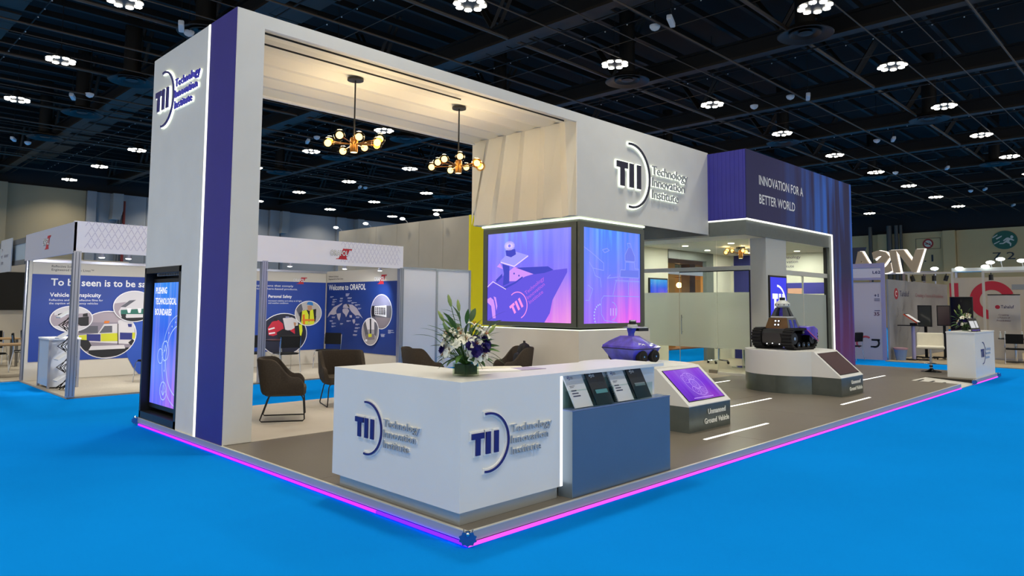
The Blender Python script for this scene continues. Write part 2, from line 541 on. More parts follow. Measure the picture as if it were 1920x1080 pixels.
B(11.02, PX - .02, 4.18, PY, .088, PH).build('room_floor', M('room_floor', '#b3a58d', .35, noise=(1, .06)), pf)
ramp = M('white_ramp', '#c9c7c0', .5)
m = MB(); m.prism([(0, .012), (1.0, .085), (1.0, .0), (0, .0)], 0, 14.1, 15.4); m.build('ramp', ramp, pf)
m = MB()
for yy in (.2, .42, .64, .86):
    m.prism([(yy, .012 + .073 * yy + .002), (yy + .035, .012 + .073 * (yy + .035) + .002), (yy + .035, .02 + .073 * yy + .006), (yy, .02 + .073 * yy + .003)], 0, 14.1, 14.75)
m.build('grip_strip', black, pf)
fas = M('grey_fascia', '#aeb2bb', .35, .3)
edge = M('bright_edge_trim', '#e6e2d4', .3, .4)
m = MB()
for a in ((-.012, .02, -.012, PY), ):
    m.box(-.012, .02, 0 - .012, PY, .032, .098)
m.build('fascia', fas, pf); B(-.012, 14.1, -.012, .02, .032, .098).build('fascia', fas, pf); B(15.22, PX, -.012, .02, .032, .098).build('fascia', fas, pf)
for a in ((-.014, .012, -.014, PY), (-.014, 14.1, -.014, .012), (15.22, PX, -.014, .012)):
    B(a[0], a[1], a[2], a[3], .098, .104).build('edge_trim', edge, pf)
pink = EM('pink_led', (.14, .016, .14), 8.)
violet = EM('violet_led', (.035, .004, .5), 9.)
pinkL = EM('pink_led_side', (.10, .006, .3), 9.)
B(-.03, -.016, 1.1, PY - .1, .006, .028).build('led_strip', pinkL, pf)
B(-.03, -.016, -.02, 1.1, .006, .028).build('led_strip', violet, pf)
B(-.02, 14.05, -.03, -.016, .004, .028).build('led_strip', pink, pf)
B(15.22, PX - .05, -.03, -.016, .004, .028).build('led_strip', pink, pf)
fl = EM('floor_led', '#fffdf2', 2.)
for (x0, x1, y) in ((4.4, 6.13, .6), (7.28, 8.76, 1.75), (8.86, 10.24, .58), (13.3, 14.85, 1.72), (10.3, 10.95, 3.68)):
    B(x0, x1, y - .022, y + .022, PH - .002, PH + .003).build('floor_light', fl, pf)

# corner connectors of blue sheet metal
def connector(x, y, lab):
    t = E('corner_connector', (x, y, 0), lab, 'connector')
    f = Fr((x, y, 0), (.7071, -.7071, 0))
    pts = [((.055 + .012 * (i % 2)) * math.cos(2 * PI * i / 20), .062 + (.045 + .01 * (i % 2)) * math.sin(2 * PI * i / 20)) for i in range(20)]
    slab(f, [pts], 'blue_plate', M('blue_plate', '#1c63b0', .35, .3), t, 0, .012)
    m = MB()
    for a in (-.02, .02): m.tube([f.P(a, .1, .006), f.P(a * 1.6, .115, -.03)], .006, 6)
    m.sph(f.P(0, .095, .012), .016, 8, 5)
    m.build('bolt', chrome, t)
connector(-.02, -.02, 'blue metal corner plate on the nearest platform corner')
connector(-.02, PY, 'blue metal corner plate at the platform end beside the tower screen')
connector(15.2, -.03, 'small blue metal plate on platform edge below white podium')
connector(PX + .01, -.03, 'blue metal plate at the far right platform corner')

# ---------------------------------------------------------------- logo
def logo(fr, cx, cy, r, parent, th=.02, back=None, backname='halo', off=0., face=None, tface=None, grow=.05):
    """TII emblem: letters T I I inside an arc with the three-line name, r = arc radius"""
    face = face or navy; tface = tface or face
    S_ = lambda pts: [(cx + a * r, cy + b * r) for a, b in pts]
    glyph = [[(-.75, .36), (-.2, .36), (-.2, .17), (-.37, .17), (-.37, -.37), (-.57, -.37), (-.57, .17), (-.75, .17)],
             [(-.11, .36), (.1, .36), (.1, -.37), (-.11, -.37)], [(.28, .36), (.48, .36), (.48, -.37), (.28, -.37)]]
    g = grow
    glow = [[(-.75 - g, .36 + g), (-.2 + g, .36 + g), (-.2 + g, .17 - g), (-.37 + g, .17 - g), (-.37 + g, -.37 - g), (-.57 - g, -.37 - g), (-.57 - g, .17 - g), (-.75 - g, .17 - g)],
            [(-.11 - g, .36 + g), (.1 + g, .36 + g), (.1 + g, -.37 - g), (-.11 - g, -.37 - g)], [(.28 - g, .36 + g), (.48 + g, .36 + g), (.48 + g, -.37 - g), (.28 - g, -.37 - g)]]
    a0 = -1.72; a1 = 1.72
    if back:
        slab(fr, [S_(p) for p in glow] + [S_(arcstrip(0, 0, .93 - g, 1.0 + g, a0 - g, a1 + g)[0])], backname, back, parent, off + (th * .3 if backname == 'halo' else 0), th * .15 if backname == 'halo' else th * .45)
    slab(fr, [S_(p) for p in glyph], 'emblem_letters', face, parent, off + th * .5, th * .5)
    slab(fr, [S_(p) for p in arcstrip(0, 0, .93, 1.0, a0, a1)], 'emblem_arc', face, parent, off + th * .5, th * .5)
    for mt, n, o_, bd, tt in ((back, backname, off + (th * .3 if backname == 'halo' else 0), .012 if backname == 'halo' else .022, th * .15 if backname == 'halo' else th * .45), (tface, 'lettering', off + th * .5, 0, th * .5)):
        if mt is None: continue
        m = MB()
        for i, (s, wd) in enumerate((('Technology', 2.11), ('Innovation', 1.92), ('Institute', 1.52))):
            text_into(m, fr, s, cx + (1.1 - bd * .4) * r, cy + (.2 - .38 * i) * r, .27 * r, w=(wd + bd * .8) * r, th=tt, off=o_, bold=bd)
        m.build(n, mt, parent, norm=False)

# ---------------------------------------------------------------- portal arch: tower, beam, upper box
H, YT, YB = 5.22, 4.18, 6.93
ar = E('portal_arch', (0, YT, PH), 'tall white portal arch with blue edge and pleated inner faces', 'arch')
# tower with a niche for the tall screen
m = MB()
m.prism([(YT, PH), (5.585, PH), (5.585, 2.2), (YB, 2.2), (YB, H), (YT, H)], 0, .004, .35)
m.build('tower', white_matt, ar)
B(0, .006, YT, 4.93, PH + .004, H).build('blue_edge_panel', navy_paint, ar)
B(-.006, .004, 4.94, 4.985, PH + .004, H - .005).build('led_strip', led_white, ar)
nz = M('niche_black', '#1a1d20', .4)
m = MB(); m.box(.28, .34, 5.585, YB, PH, 2.2); m.box(.0, .34, YB - .05, YB + .002, PH, 2.2); m.box(0, .28, 5.585, 5.65, PH, 2.2); m.box(0, .3, 5.585, YB, 2.12, 2.2); m.box(0, .3, 5.585, YB, PH, .2)
m.build('screen_niche', nz, ar)
# beam
YTOP = [4.18, 4.415, 4.667, 4.90, 5.16, 5.42, 5.67, 5.926, 6.175, 6.42, 6.67, 6.93]
YBOT = [4.32, 4.607, 4.944, 5.25, 5.595, 5.908, 6.23, 6.564, 6.88]
pleat_m = M('pleated_fabric_white', '#e6e0cc', .7)
B(.35, 6.40, YT, YB, 5.135, H).build('beam', white_matt, ar)
B(.35, 6.40, YT, YT + .055, 5.05, 5.135).build('beam_lip', white_matt, ar)
B(.35, 6.40, YB - .045, YB, 5.03, 5.135).build('beam_lip', white_matt, ar)
yp = [YT + .055] + YTOP[1:-1] + [YB - .045]
m = MB()
for i in range(len(yp) - 1):
    z0, z1 = (5.07, 5.125) if i % 2 else (5.125, 5.07)
    m.add([(.35, yp[i], z0), (6.30, yp[i], z0), (6.30, yp[i + 1], z1), (.35, yp[i + 1], z1)], [(0, 1, 2, 3)])
m.build('beam_pleats', pleat_m, ar)
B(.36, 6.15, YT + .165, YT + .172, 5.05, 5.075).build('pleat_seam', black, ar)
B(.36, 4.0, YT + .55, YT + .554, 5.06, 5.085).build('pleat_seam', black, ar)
# upper box
B(6.40, 11.03, YT, YB, 3.335, H).build('upper_box', white_matt, ar)
m = MB()
tops = YTOP
bots = [4.185] + YBOT + [6.93, 6.93]
for i in range(len(tops) - 1):
    ta, tb = tops[i], tops[i + 1]
    ba, bb = bots[min(i, 11)] if i < len(bots) else 6.93, bots[i + 1] if i + 1 < len(bots) else 6.93
    dx0, dx1 = (6.40, 6.25) if i % 2 == 0 else (6.25, 6.40)
    ba, bb = bots[i] if i == 0 else bots[i], bots[i + 1]
    if bb - ba < 1e-4:
        m.add([(dx0, ta, 5.12), (dx1, tb, 5.12), (dx1, bb, 3.34)], [(0, 1, 2)])
    else:
        m.add([(dx0, ta, 5.12), (dx1, tb, 5.12), (dx1, bb, 3.34), (dx0, ba, 3.34)], [(0, 1, 2, 3)])
m.build('box_pleats', pleat_m, ar)
B(6.32, 6.40, YT, YT + .03, 3.335, 5.05).build('box_lip', white_matt, ar)
B(6.32, 6.40, YB - .04, YB, 3.335, 5.03).build('box_lip', white_matt, ar)
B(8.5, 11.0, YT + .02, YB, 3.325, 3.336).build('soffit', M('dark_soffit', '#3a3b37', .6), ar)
logo(FX(0), -6.42, 4.545, .395, ar, th=.036, grow=.03, back=halo, face=navy, tface=M('violet_acrylic', '#3d35b8', .4))
logo(FY(YT), 7.967, 4.28, .653, ar, th=.05, grow=.03, back=halo, face=M('dark_acrylic', '#24243c', .4), tface=M('grey_acrylic', '#8d8f98', .5))

# tall digital screen in the tower niche
def screen_mat(name, axis, ramp, pink=0., pinkcol='#ff7be6', cyan=0., strength=1., streak=14., px=.75):
    """backlit picture: vertical light streaks over a blue-violet-pink print"""
    m = bpy.data.materials.new(name); m.use_nodes = True
    nt = m.node_tree; nt.nodes.clear()
    N = nt.nodes.new; K = nt.links.new
    tc = N('ShaderNodeTexCoord'); sp = N('ShaderNodeSeparateXYZ'); K(tc.outputs['Generated'], sp.inputs[0])
    hx = sp.outputs[axis]
    if axis == 1:
        inv = N('ShaderNodeMath'); inv.operation = 'SUBTRACT'; inv.inputs[0].default_value = 1; K(hx, inv.inputs[1]); hx = inv.outputs[0]
    cr = N('ShaderNodeValToRGB')
    while len(cr.color_ramp.elements) < len(ramp): cr.color_ramp.elements.new(.5)
    for e, (p, c) in zip(cr.color_ramp.elements, ramp): e.position = p; e.color = L3(c)
    K(sp.outputs[2], cr.inputs[0])
    cb = N('ShaderNodeCombineXYZ'); K(hx, cb.inputs[0])
    zs = N('ShaderNodeMath'); zs.operation = 'MULTIPLY'; zs.inputs[1].default_value = .05; K(sp.outputs[2], zs.inputs[0]); K(zs.outputs[0], cb.inputs[2])
    no = N('ShaderNodeTexNoise'); no.inputs['Scale'].default_value = streak; no.inputs['Detail'].default_value = 4; K(cb.outputs[0], no.inputs['Vector'])
    def mul(a, b):
        x = N('ShaderNodeMath'); x.operation = 'MULTIPLY'
        for i, q in enumerate((a, b)):
            if isinstance(q, (int, float)): x.inputs[i].default_value = q
            else: K(q, x.inputs[i])
        return x.outputs[0]
    def mr(v, a, b, c=0., d=1.):
        x = N('ShaderNodeMapRange'); K(v, x.inputs[0])
        for i, q in enumerate((a, b, c, d)): x.inputs[i + 1].default_value = q
        return x.outputs[0]
    def mix(f, a, col):
        x = N('ShaderNodeMix'); x.data_type = 'RGBA'; K(f, x.inputs['Factor']); K(a, x.inputs['A']); x.inputs['B'].default_value = L3(col); return x.outputs['Result']
    col = cr.outputs[0]
    ns = mr(no.outputs['Fac'], .42, .68)
    if pink:
        d = N('ShaderNodeMath'); d.operation = 'SUBTRACT'; K(hx, d.inputs[0]); d.inputs[1].default_value = px
        ab = N('ShaderNodeMath'); ab.operation = 'ABSOLUTE'; K(d.outputs[0], ab.inputs[0])
        col = mix(mul(mul(mr(ab.outputs[0], 0, .5, 1, .15), mr(sp.outputs[2], .0, .55, 1, 0)), mul(mr(no.outputs['Fac'], .3, .6, .45, 1), pink)), col, pinkcol)
    if cyan:
        d = N('ShaderNodeMath'); d.operation = 'SUBTRACT'; K(hx, d.inputs[0]); d.inputs[1].default_value = .42
        ab = N('ShaderNodeMath'); ab.operation = 'ABSOLUTE'; K(d.outputs[0], ab.inputs[0])
        col = mix(mul(mul(mr(ab.outputs[0], .05, .3, 1, 0), mr(sp.outputs[2], .62, 1.0)), mul(ns, cyan)), col, '#46d8ff')
    col = mix(mul(ns, .22), col, '#c9b8ff')
    e = N('ShaderNodeEmission'); K(col, e.inputs[0]); e.inputs[1].default_value = strength
    o = N('ShaderNodeOutputMaterial'); K(e.outputs[0], o.inputs[0])
    return m

ts = E('tower_screen', (.1, 6.3, .2), 'tall lit advertising screen set into the white tower', 'screen')
B(.10, .2, 5.70, 6.86, .25, 2.05).build('screen_frame', black, ts, bev=.01)
sc1 = screen_mat('tower_screen_picture', 1, [(0, '#4f6cff'), (.3, '#5b8cff'), (.6, '#3f6df0'), (1, '#3a8cf5')], pink=.5, cyan=.4, px=.8)
B(.092, .101, 5.78, 6.80, .32, 1.99).build('screen_panel', sc1, ts)
f = FX(.092)
lw = EM('screen_line', '#b9d6ff', 1.0)
text(f, ['PUSHING', 'TECHNOLOGICAL', 'BOUNDARIES'], -6.72, 1.84, .085, 'lettering', EM('screen_white', '#ffffff', 1.15), ts, sp=1.75, ws=(.42, .78, .62), bold=.02)
m = []
for (cx, cy, rr) in ((-6.28, 1.06, .13), (-6.45, .98, .1), (-6.3, .52, .12)):
    m += ringp(cx, cy, rr - .006, rr + .006)
m += ringp(-5.78, .95, .46, .475, PI * .5, PI * 1.5) + ringp(-5.78, .95, .6, .61, PI * .5, PI * 1.5)
m += line([(-6.28, .93), (-6.28, .78)], .008) + line([(-6.3, .6), (-6.3, .46)], .015) + line([(-6.36, .52), (-6.3, .46), (-6.24, .52)], .012) + line([(-6.33, 1.03), (-6.28, 1.14), (-6.23, 1.03)], .012)
for k in range(7):
    a = PI * .6 + k * .26
    m += [ell(-5.78 + .53 * math.cos(a), .95 + .53 * math.sin(a), .014, None, 8)]
flat(f, m, 'screen_icons', lw, ts, .002)
v = B(.06, .12, 5.72, 6.62, 2.08, 2.12).build('vent_grille', M('vent_metal', '#8b9096', .4, .6), ts)
m = MB()
for k in range(14): m.box(.055, .061, 5.75 + .06 * k, 5.775 + .06 * k, 2.085, 2.115)
m.build('vent_slot', black, v)

# ---------------------------------------------------------------- video corner block under the upper box
vb = E('video_block', (7.4, 5.4, PH), 'grey corner block carrying two lit picture screens', 'display wall')
B(6.47, 8.5, 4.24, 6.80, 1.30, 3.325).build('grey_block', grey_band, vb)
B(6.40, 8.66, YT + .02, 6.85, PH, 1.26).build('white_base', white_matt, vb)
cove = EM('cove_light', '#f3ffe0', 1.8)
m = MB(); m.box(6.42, 6.47, 4.22, 6.8, 3.29, 3.322); m.box(6.42, 8.5, 4.2, 4.24, 3.29, 3.322); m.build('cove_light', cove, vb)
m = MB(); m.box(6.43, 6.47, 4.22, 6.8, 1.262, 1.275); m.box(6.43, 8.5, 4.2, 4.24, 1.262, 1.275); m.build('cove_light', cove, vb)
def big_screen(fr, x0, x1, z0, z1, name, label, mat, axis):
    a = fr.P(x0, z0); b = fr.P(x1, z1)
    t = E(name, ((a.x + b.x) / 2, (a.y + b.y) / 2, z0), label, 'screen')
    e = .12
    fm = M('screen_surround', '#53584f', .4)
    slab(fr, [rect(x0 - e, z1, x1 + e, z1 + e * .8), rect(x0 - e, z0 - e * .6, x1 + e, z0), rect(x0 - e, z0, x0, z1), rect(x1, z0, x1 + e, z1)], 'screen_frame', fm, t, 0, .05)
    slab(fr, [rect(x0, z0, x1, z1)], 'screen_panel', mat, t, 0.005, .02)
    return t
scL = screen_mat('left_screen_picture', 1, [(0, '#d56dff'), (.2, '#a26bff'), (.45, '#8872ff'), (.75, '#7f7dff'), (1, '#8a8cff')], pink=.9, cyan=.7, px=.95, pinkcol='#ff9fe0')
scR = screen_mat('right_screen_picture', 0, [(0, '#8a6cff'), (.25, '#7a78ff'), (.6, '#6f86ff'), (1, '#5a8cff')], pink=1.2, cyan=.9, px=.78, pinkcol='#ff6bf0')
tl = big_screen(FX(6.47), -6.63, -4.40, 1.39, 3.15, 'picture_screen', 'square purple screen reading ROBOTICS BEYOND INTELLIGENCE', scL, 1)
tr = big_screen(FY(4.24), 6.53, 8.34, 1.385, 3.15, 'picture_screen', 'blue screen with ghosted robot picture facing the robots', scR, 0)
f = FX(6.47)
def pic(pts, x0=-6.63, z0=1.39, W=2.23, Hh=1.76):   # picture coordinates: 0..100 across, 0..100 down
    return [(x0 + p[0] / 100 * W, z0 + (1 - p[1] / 100) * Hh) for p in pts]
sw = EM('screen_white', '#ffffff', 1.15)
text(f, ['ROBOTICS', 'BEYOND', 'INTELLIGENCE'], -4.58, 2.83, .135, 'lettering', sw, tl, sp=1.95, align='R', ws=(.80, .65, 1.12), bold=.015)
flat(f, [pic(p) for p in ([(0, 62), (8, 56), (24, 46), (36, 45), (58, 46), (95, 43), (95, 47), (79, 76), (76, 90), (70, 100), (0, 100)],)], 'picture_hull', EM('picture_violet', '#6a5ce6', 1.), tl, .028)
flat(f, [pic(p) for p in ([(27, 55), (27, 44), (34, 39), (44, 41), (60, 47), (48, 50), (36, 55)], [(12, 38), (16, 34), (20, 41)], [(0, 75), (4, 73), (8, 76), (10, 84), (11, 97), (7, 97), (5, 83), (0, 79)], [(8, 72), (11, 73), (13, 83), (12, 88), (10, 78)])],
     'picture_plates', EM('picture_pink', '#d99bff', 1.), tl, .030)
flat(f, [pic(p) for p in ([(19, 35), (28, 38), (28, 57), (20, 60), (21, 46)], [(11, 53), (19, 46), (19, 50), (12, 56)], [(36, 40), (74, 40), (80, 44), (70, 47), (58, 48)], [(23, 20), (35, 19), (36, 25), (30, 28), (24, 26)])],
     'picture_arm', EM('picture_indigo', '#4b4fc8', 1.), tl, .031)
flat(f, [pic(p) for p in ([(16, 32), (24, 25), (36, 22), (51, 27), (34, 38)],)], 'picture_top_plate', EM('picture_lilac', '#a9a4ff', 1.), tl, .030)
m = MB()
o = []
cx, cy = pic([(28, 15)])[0]
for k in range(22):
    a = 2 * PI * k / 22
    o += line([(cx + .04 * math.cos(a), cy + .03 * math.sin(a)), (cx + .145 * math.cos(a), cy + .095 * math.sin(a))], .012)
o += line(pic([(17, 33), (34, 38.5), (51, 27.5)]), .022) + line(pic([(0, 61), (7, 55), (24, 64)]), .016)
flat(f, o, 'picture_lines', EM('picture_cream', '#f3d9ff', 1.), tl, .034)
flat(f, [pic(ell(34, 46.5, .9, 1.1, 10)), pic(ell(40, 49, .9, 1.1, 10)), pic([(20, 62), (35, 56), (44, 50), (45, 51), (36, 57.5), (22, 64)])], 'picture_holes', EM('picture_indigo'), tl, .033)
# slanted emblem on the pictured hull
c0 = f.P(*pic([(38.5, 82)])[0]); u2 = f.u * math.cos(.55) + f.v * math.sin(.55); v2 = f.v * math.cos(.55) - f.u * math.sin(.55)
logo(Fr(c0, u2, v2), 0, 0, .27, tl, th=.004, off=.034, face=EM('picture_hot_pink', '#ff9af0', 1.), tface=EM('picture_violet_text', '#c06cf0', 1.))
f = FY(4.24)
def picr(pts): return pic(pts, 6.53, 1.385, 1.81, 1.765)
gl = EM('ghost_line', '#9aa6ff', 1.)
o = []
for pl in ([(76, 12), (82, 12), (84, 17), (90, 26), (90, 32), (72, 32), (72, 25), (78, 17), (76, 12)], [(73, 33), (89, 33), (90, 40), (98, 40), (98, 50), (62, 50), (64, 42), (72, 42), (73, 33)],
           [(54, 54), (98, 54)], [(78, 55), (78, 70)], [(30, 75), (34, 71), (98, 71)], [(30, 75), (30, 90), (36, 97), (58, 100)], [(0, 20), (14, 26), (34, 36), (34, 44), (16, 42), (10, 36)],
           [(16, 42), (20, 50), (28, 52), (30, 62)], [(46, 48), (40, 52), (60, 50)], [(56, 54), (50, 70)], [(32, 22), (40, 20), (44, 22), (36, 25), (32, 22)], [(8, 60), (16, 64), (10, 76), (4, 76)]):
    o += line(picr(pl), .012)
for k in range(15): o += line(picr([(56 + 3 * k, 53), (56 + 3 * k, 56)]), .008)
o += ringp(*picr([(48, 87)])[0], .16, .175, -1.5, 1.5)
flat(f, o, 'ghost_picture', gl, tr, .028)
flat(f, [picr(rect(45 + 4.5 * k, 92, 47 + 4.5 * k, 84)) for k in range(3)], 'ghost_emblem', EM('ghost_pink', '#c8a6ff', 1.), tr, .029)
flat(f, [picr([(72, 25), (78, 17), (84, 17), (90, 26), (90, 32), (72, 32)]), picr(rect(64, 50, 98, 42))], 'ghost_body', EM('ghost_fill', '#7482f2', 1.), tr, .026)
o = []
for k in range(9):
    a = 1.7 + k * .28
    o.append(ell(*(picr([(29 + 11 * math.cos(a), 92 - 12 * math.sin(a))])[0]), .018, None, 8))
flat(f, o, 'ghost_studs', EM('ghost_stud', '#b4c8ff', 1.), tr, .029)

# ---------------------------------------------------------------- reception counter
ct = E('reception_counter', (.7, .9, PH), 'white L-shaped reception counter with two company logos', 'counter')
plin = M('steel_plinth', '#b9bdbb', .3, .5)
m = MB(); m.prism([(0, .10), (2.72, .10), (2.72, .70), (.70, .70), (.70, 1.832), (0, 1.832)], 2, 1.12, 1.15); m.build('worktop', white, ct)
m = MB(); m.prism([(.0, .10), (1.12, .10), (1.12, .2), (2.70, .2), (2.70, .68), (.68, .68), (.68, 1.832), (.0, 1.832)], 2, .205, 1.12); m.build('body', white, ct)
m = MB(); m.prism([(.05, .15), (1.14, .15), (1.14, .25), (2.65, .25), (2.65, .63), (.62, .63), (.62, 1.78), (.05, 1.78)], 2, PH, .205); m.build('plinth', plin, ct)
B(1.12, 1.152, .098, .2, .205, 1.12).build('led_strip', EM('counter_led', '#eef4ff', 1.6), ct)
foam = M('white_foam', '#f2f2ee', .5)
logo(FX(0), -1.283, 0.673, .225, ct, th=.022, back=foam, backname='white_backing', tface=M('logo_grey', '#a3adb9', .5), grow=.06)
logo(FY(.10), 0.271, 0.683, .225, ct, th=.022, back=foam, backname='white_backing', tface=M('logo_grey', '#a3adb9', .5), grow=.06)

# dark brochure stand
bs = E('brochure_stand', (1.97, .1, PH), 'dark blue-grey box stand holding brochures beside the counter', 'stand')
slate = M('slate_blue_laminate', '#4d6788', .32, noise=(2, .05))
B(1.207, 2.734, .04, .19, PH, .82).build('body', slate, bs, bev=.004)
B(1.205, 2.736, .038, .192, .82, .83).build('top', M('slate_top', '#6d7fa6', .2), bs)
B(1.205, 1.209, .036, .192, PH, .82).build('side_panel', M('slate_side', '#7d8a92', .3, .3), bs)
glass_ac = bpy.data.materials.new('clear_acrylic'); glass_ac.use_nodes = True
def glassy(m, tint, gl=.12, rough=.05, alpha_diff=0.):
    nt = m.node_tree; nt.nodes.clear()
    N = nt.nodes.new; K = nt.links.new
    tr_ = N('ShaderNodeBsdfTransparent'); tr_.inputs[0].default_value = L3(tint)
    g = N('ShaderNodeBsdfGlossy'); g.inputs['Roughness'].default_value = rough
    mx = N('ShaderNodeMixShader'); fr_ = N('ShaderNodeLayerWeight'); fr_.inputs[0].default_value = .35
    mm = N('ShaderNodeMath'); mm.operation = 'MULTIPLY'; mm.inputs[1].default_value = gl * 4
    ge = N('ShaderNodeNewGeometry'); iv = N('ShaderNodeMath'); iv.operation = 'SUBTRACT'; iv.inputs[0].default_value = 1; K(ge.outputs['Backfacing'], iv.inputs[1])
    m3 = N('ShaderNodeMath'); m3.operation = 'MULTIPLY'; K(fr_.outputs['Fresnel'], m3.inputs[0]); K(iv.outputs[0], m3.inputs[1]); K(m3.outputs[0], mm.inputs[0]); K(mm.outputs[0], mx.inputs[0]); K(tr_.outputs[0], mx.inputs[1]); K(g.outputs[0], mx.inputs[2])
    o = N('ShaderNodeOutputMaterial'); K(mx.outputs[0], o.inputs[0])
    return m
glassy(glass_ac, '#e8f2f0', .05)
def brochure(x, dark, label):
    t = E('brochure', (x + .145, .12, .832), label, 'brochure', 'brochures in the acrylic holders')
    fr_ = Fr((x, .085, .834), (1, 0, 0), Vector((0, .34, 1)).normalized())
    fr_.u = Vector((1, .0, .0))
    sh = -.07
    def sk(pts): return [(a + sh * (b / .32) + .07, b) for a, b in pts]
    cover = M('brochure_dark', '#1e262f', .35) if dark else M('brochure_white', '#c9ccce', .5)
    slab(fr_, [sk(rect(0, 0, .245, .31))], 'cover', cover, t, 0, .012)
    ink = M('ink_dark', '#3a3d55', .6); wi = M('ink_white', '#e8eef0', .6); teal = M('ink_teal', '#6fa3ac', .5)
    slab(fr_, [sk(p) for p in arcstrip(.055, .265, .016, .02, -1.7, 1.7, 10)] + [sk(rect(.04, .258, .046, .273)), sk(rect(.05, .258, .054, .273)), sk(rect(.058, .258, .062, .273))], 'emblem', wi if dark else M('ink_navy', '#2a2a80', .5), t, .013, .0006)
    slab(fr_, [sk(rect(.082, .270 - .008 * k, .115, .273 - .008 * k)) for k in range(3)], 'small_print', wi if dark else ink, t, .013, .0006)
    if dark:
        slab(fr_, [sk(rect(.05, .10 if dark == 1 else .12, .22, .135 if dark == 1 else .15))], 'title_bar', teal if dark == 1 else M('ink_grey', '#7e8a92', .5), t, .013, .0006)
        slab(fr_, [sk(q) for k in range(5) for q in line([(.12 + .02 * k, .12 + .0 * k), (.13 + .022 * k, .19 + .01 * k), (.17 + .012 * k, .24)], .0012)], 'cover_lines', M('ink_slate', '#3c4a58', .5), t, .0128, .0004)
    else:
        slab(fr_, [sk(rect(.03, .19 - .012 * k, .10 - .02 * (k % 2), .194 - .012 * k)) for k in range(2)] + [sk(rect(.03, .145 - .024 * k, .10 + .015 * k, .155 - .024 * k)) for k in range(3)], 'title_print', ink, t, .013, .0006)
brochure(1.225, 0, 'white brochure leaning furthest left beside the lit counter edge')
brochure(1.53, 1, 'dark brochure with teal title bar')
brochure(1.85, 0, 'white spiral-bound brochure between the two dark ones')
brochure(2.15, 2, 'dark brochure with grey title bar, furthest right')
m = MB()
fr_ = FY(.062)
for (x0, lab) in ((1.52, 'acrylic holder in front of the teal-titled brochure'), (2.14, 'acrylic holder in front of the grey-titled brochure'), (1.215, 'acrylic holder behind the leftmost white brochure'), (1.84, 'acrylic holder around the spiral-bound brochure')):
    t = E('brochure_holder', (x0 + .16, .1, .83), lab, 'holder', 'clear acrylic brochure holders')
    d = .052 if x0 in (1.52, 2.14) else .12
    B(x0, x0 + .30, d, d + .004, .832, .985).build('front_pane', glass_ac, t)
    B(x0, x0 + .30, .178, .182, .832, 1.06).build('back_pane', glass_ac, t)
m = MB()
for k in range(16): m.tube([(1.895 - .004 * k * .95, .072 + .0064 * k, .845 + .0188 * k), (1.885 - .004 * k * .95, .066 + .0064 * k, .852 + .0188 * k), (1.88 - .004 * k * .95, .08 + .0064 * k, .850 + .0188 * k)], .003, 4)
m.build('spiral_binding', M('wire_grey', '#9a9a9a', .3, .8), bpy.data.objects['brochure.002'])
# sheets on the counter
t = E('paper_stack', (.95, .58, 1.15), 'white and lilac paper sheets lying on the counter top', 'papers')
m = MB(); m.prism([(.62, .60), (.98, .42), (1.08, .66), (.74, .74)], 2, 1.152, 1.158); m.build('paper_sheet', txt_white, t)
m = MB(); m.prism([(.98, .46), (1.30, .42), (1.28, .64), (1.02, .66)], 2, 1.152, 1.156); m.build('paper_sheet', M('lilac_paper', '#a99ec0', .5), t)

# ---------------------------------------------------------------- blue portal of the meeting room
def blue_print(name, axis):
    """printed panel: navy with brighter blue streaks, plum towards the lower right leg (the print itself)"""
    m = bpy.data.materials.new(name); m.use_nodes = True
    nt = m.node_tree; N = nt.nodes.new; K = nt.links.new
    b = nt.nodes['Principled BSDF']; b.inputs['Roughness'].default_value = .45
    tc = N('ShaderNodeTexCoord'); sp = N('ShaderNodeSeparateXYZ'); K(tc.outputs['Object'], sp.inputs[0])
    cb = N('ShaderNodeCombineXYZ'); K(sp.outputs[axis], cb.inputs[0])
    zs = N('ShaderNodeMath'); zs.operation = 'MULTIPLY'; zs.inputs[1].default_value = .06; K(sp.outputs[2], zs.inputs[0]); K(zs.outputs[0], cb.inputs[2])
    no = N('ShaderNodeTexNoise'); no.inputs['Scale'].default_value = 2.6; no.inputs['Detail'].default_value = 5; K(cb.outputs[0], no.inputs['Vector'])
    r1 = N('ShaderNodeValToRGB'); e = r1.color_ramp.elements
    e[0].position = .42; e[0].color = L3('#1c1d58'); e[1].position = .62; e[1].color = L3('#2f74dc'); K(no.outputs['Fac'], r1.inputs[0])
    mr = N('ShaderNodeMapRange'); K(sp.outputs[axis], mr.inputs[0]); mr.inputs[1].default_value = -1.5; mr.inputs[2].default_value = 1.2
    mx = N('ShaderNodeMix'); mx.data_type = 'RGBA'; K(mr.outputs[0], mx.inputs['Factor']); mx.inputs['A'].default_value = L3('#20215a'); K(r1.outputs[0], mx.inputs['B'])
    mz = N('ShaderNodeMapRange'); K(sp.outputs[2], mz.inputs[0]); mz.inputs[1].default_value = 2.6; mz.inputs[2].default_value = .6
    mp = N('ShaderNodeMath'); mp.operation = 'MULTIPLY'; mp.inputs[1].default_value = .75; K(mz.outputs[0], mp.inputs[0])
    m2 = N('ShaderNodeMix'); m2.data_type = 'RGBA'; K(mp.outputs[0], m2.inputs['Factor']); K(mx.outputs['Result'], m2.inputs['A']); m2.inputs['B'].default_value = L3('#7d2b7e')
    K(m2.outputs['Result'], b.inputs['Base Color'])
    return m
bpm = blue_print('blue_streak_print', 0)
rib_m = M('violet_ribbed_panel', '#3d3a9c', .35, noise=(1.2, .1))
BX0, BX1, BY = 11.02, 17.42, 3.25
bpz = E('blue_portal', (14.2, BY, PH), 'dark blue printed portal reading INNOVATION FOR A BETTER WORLD', 'portal')
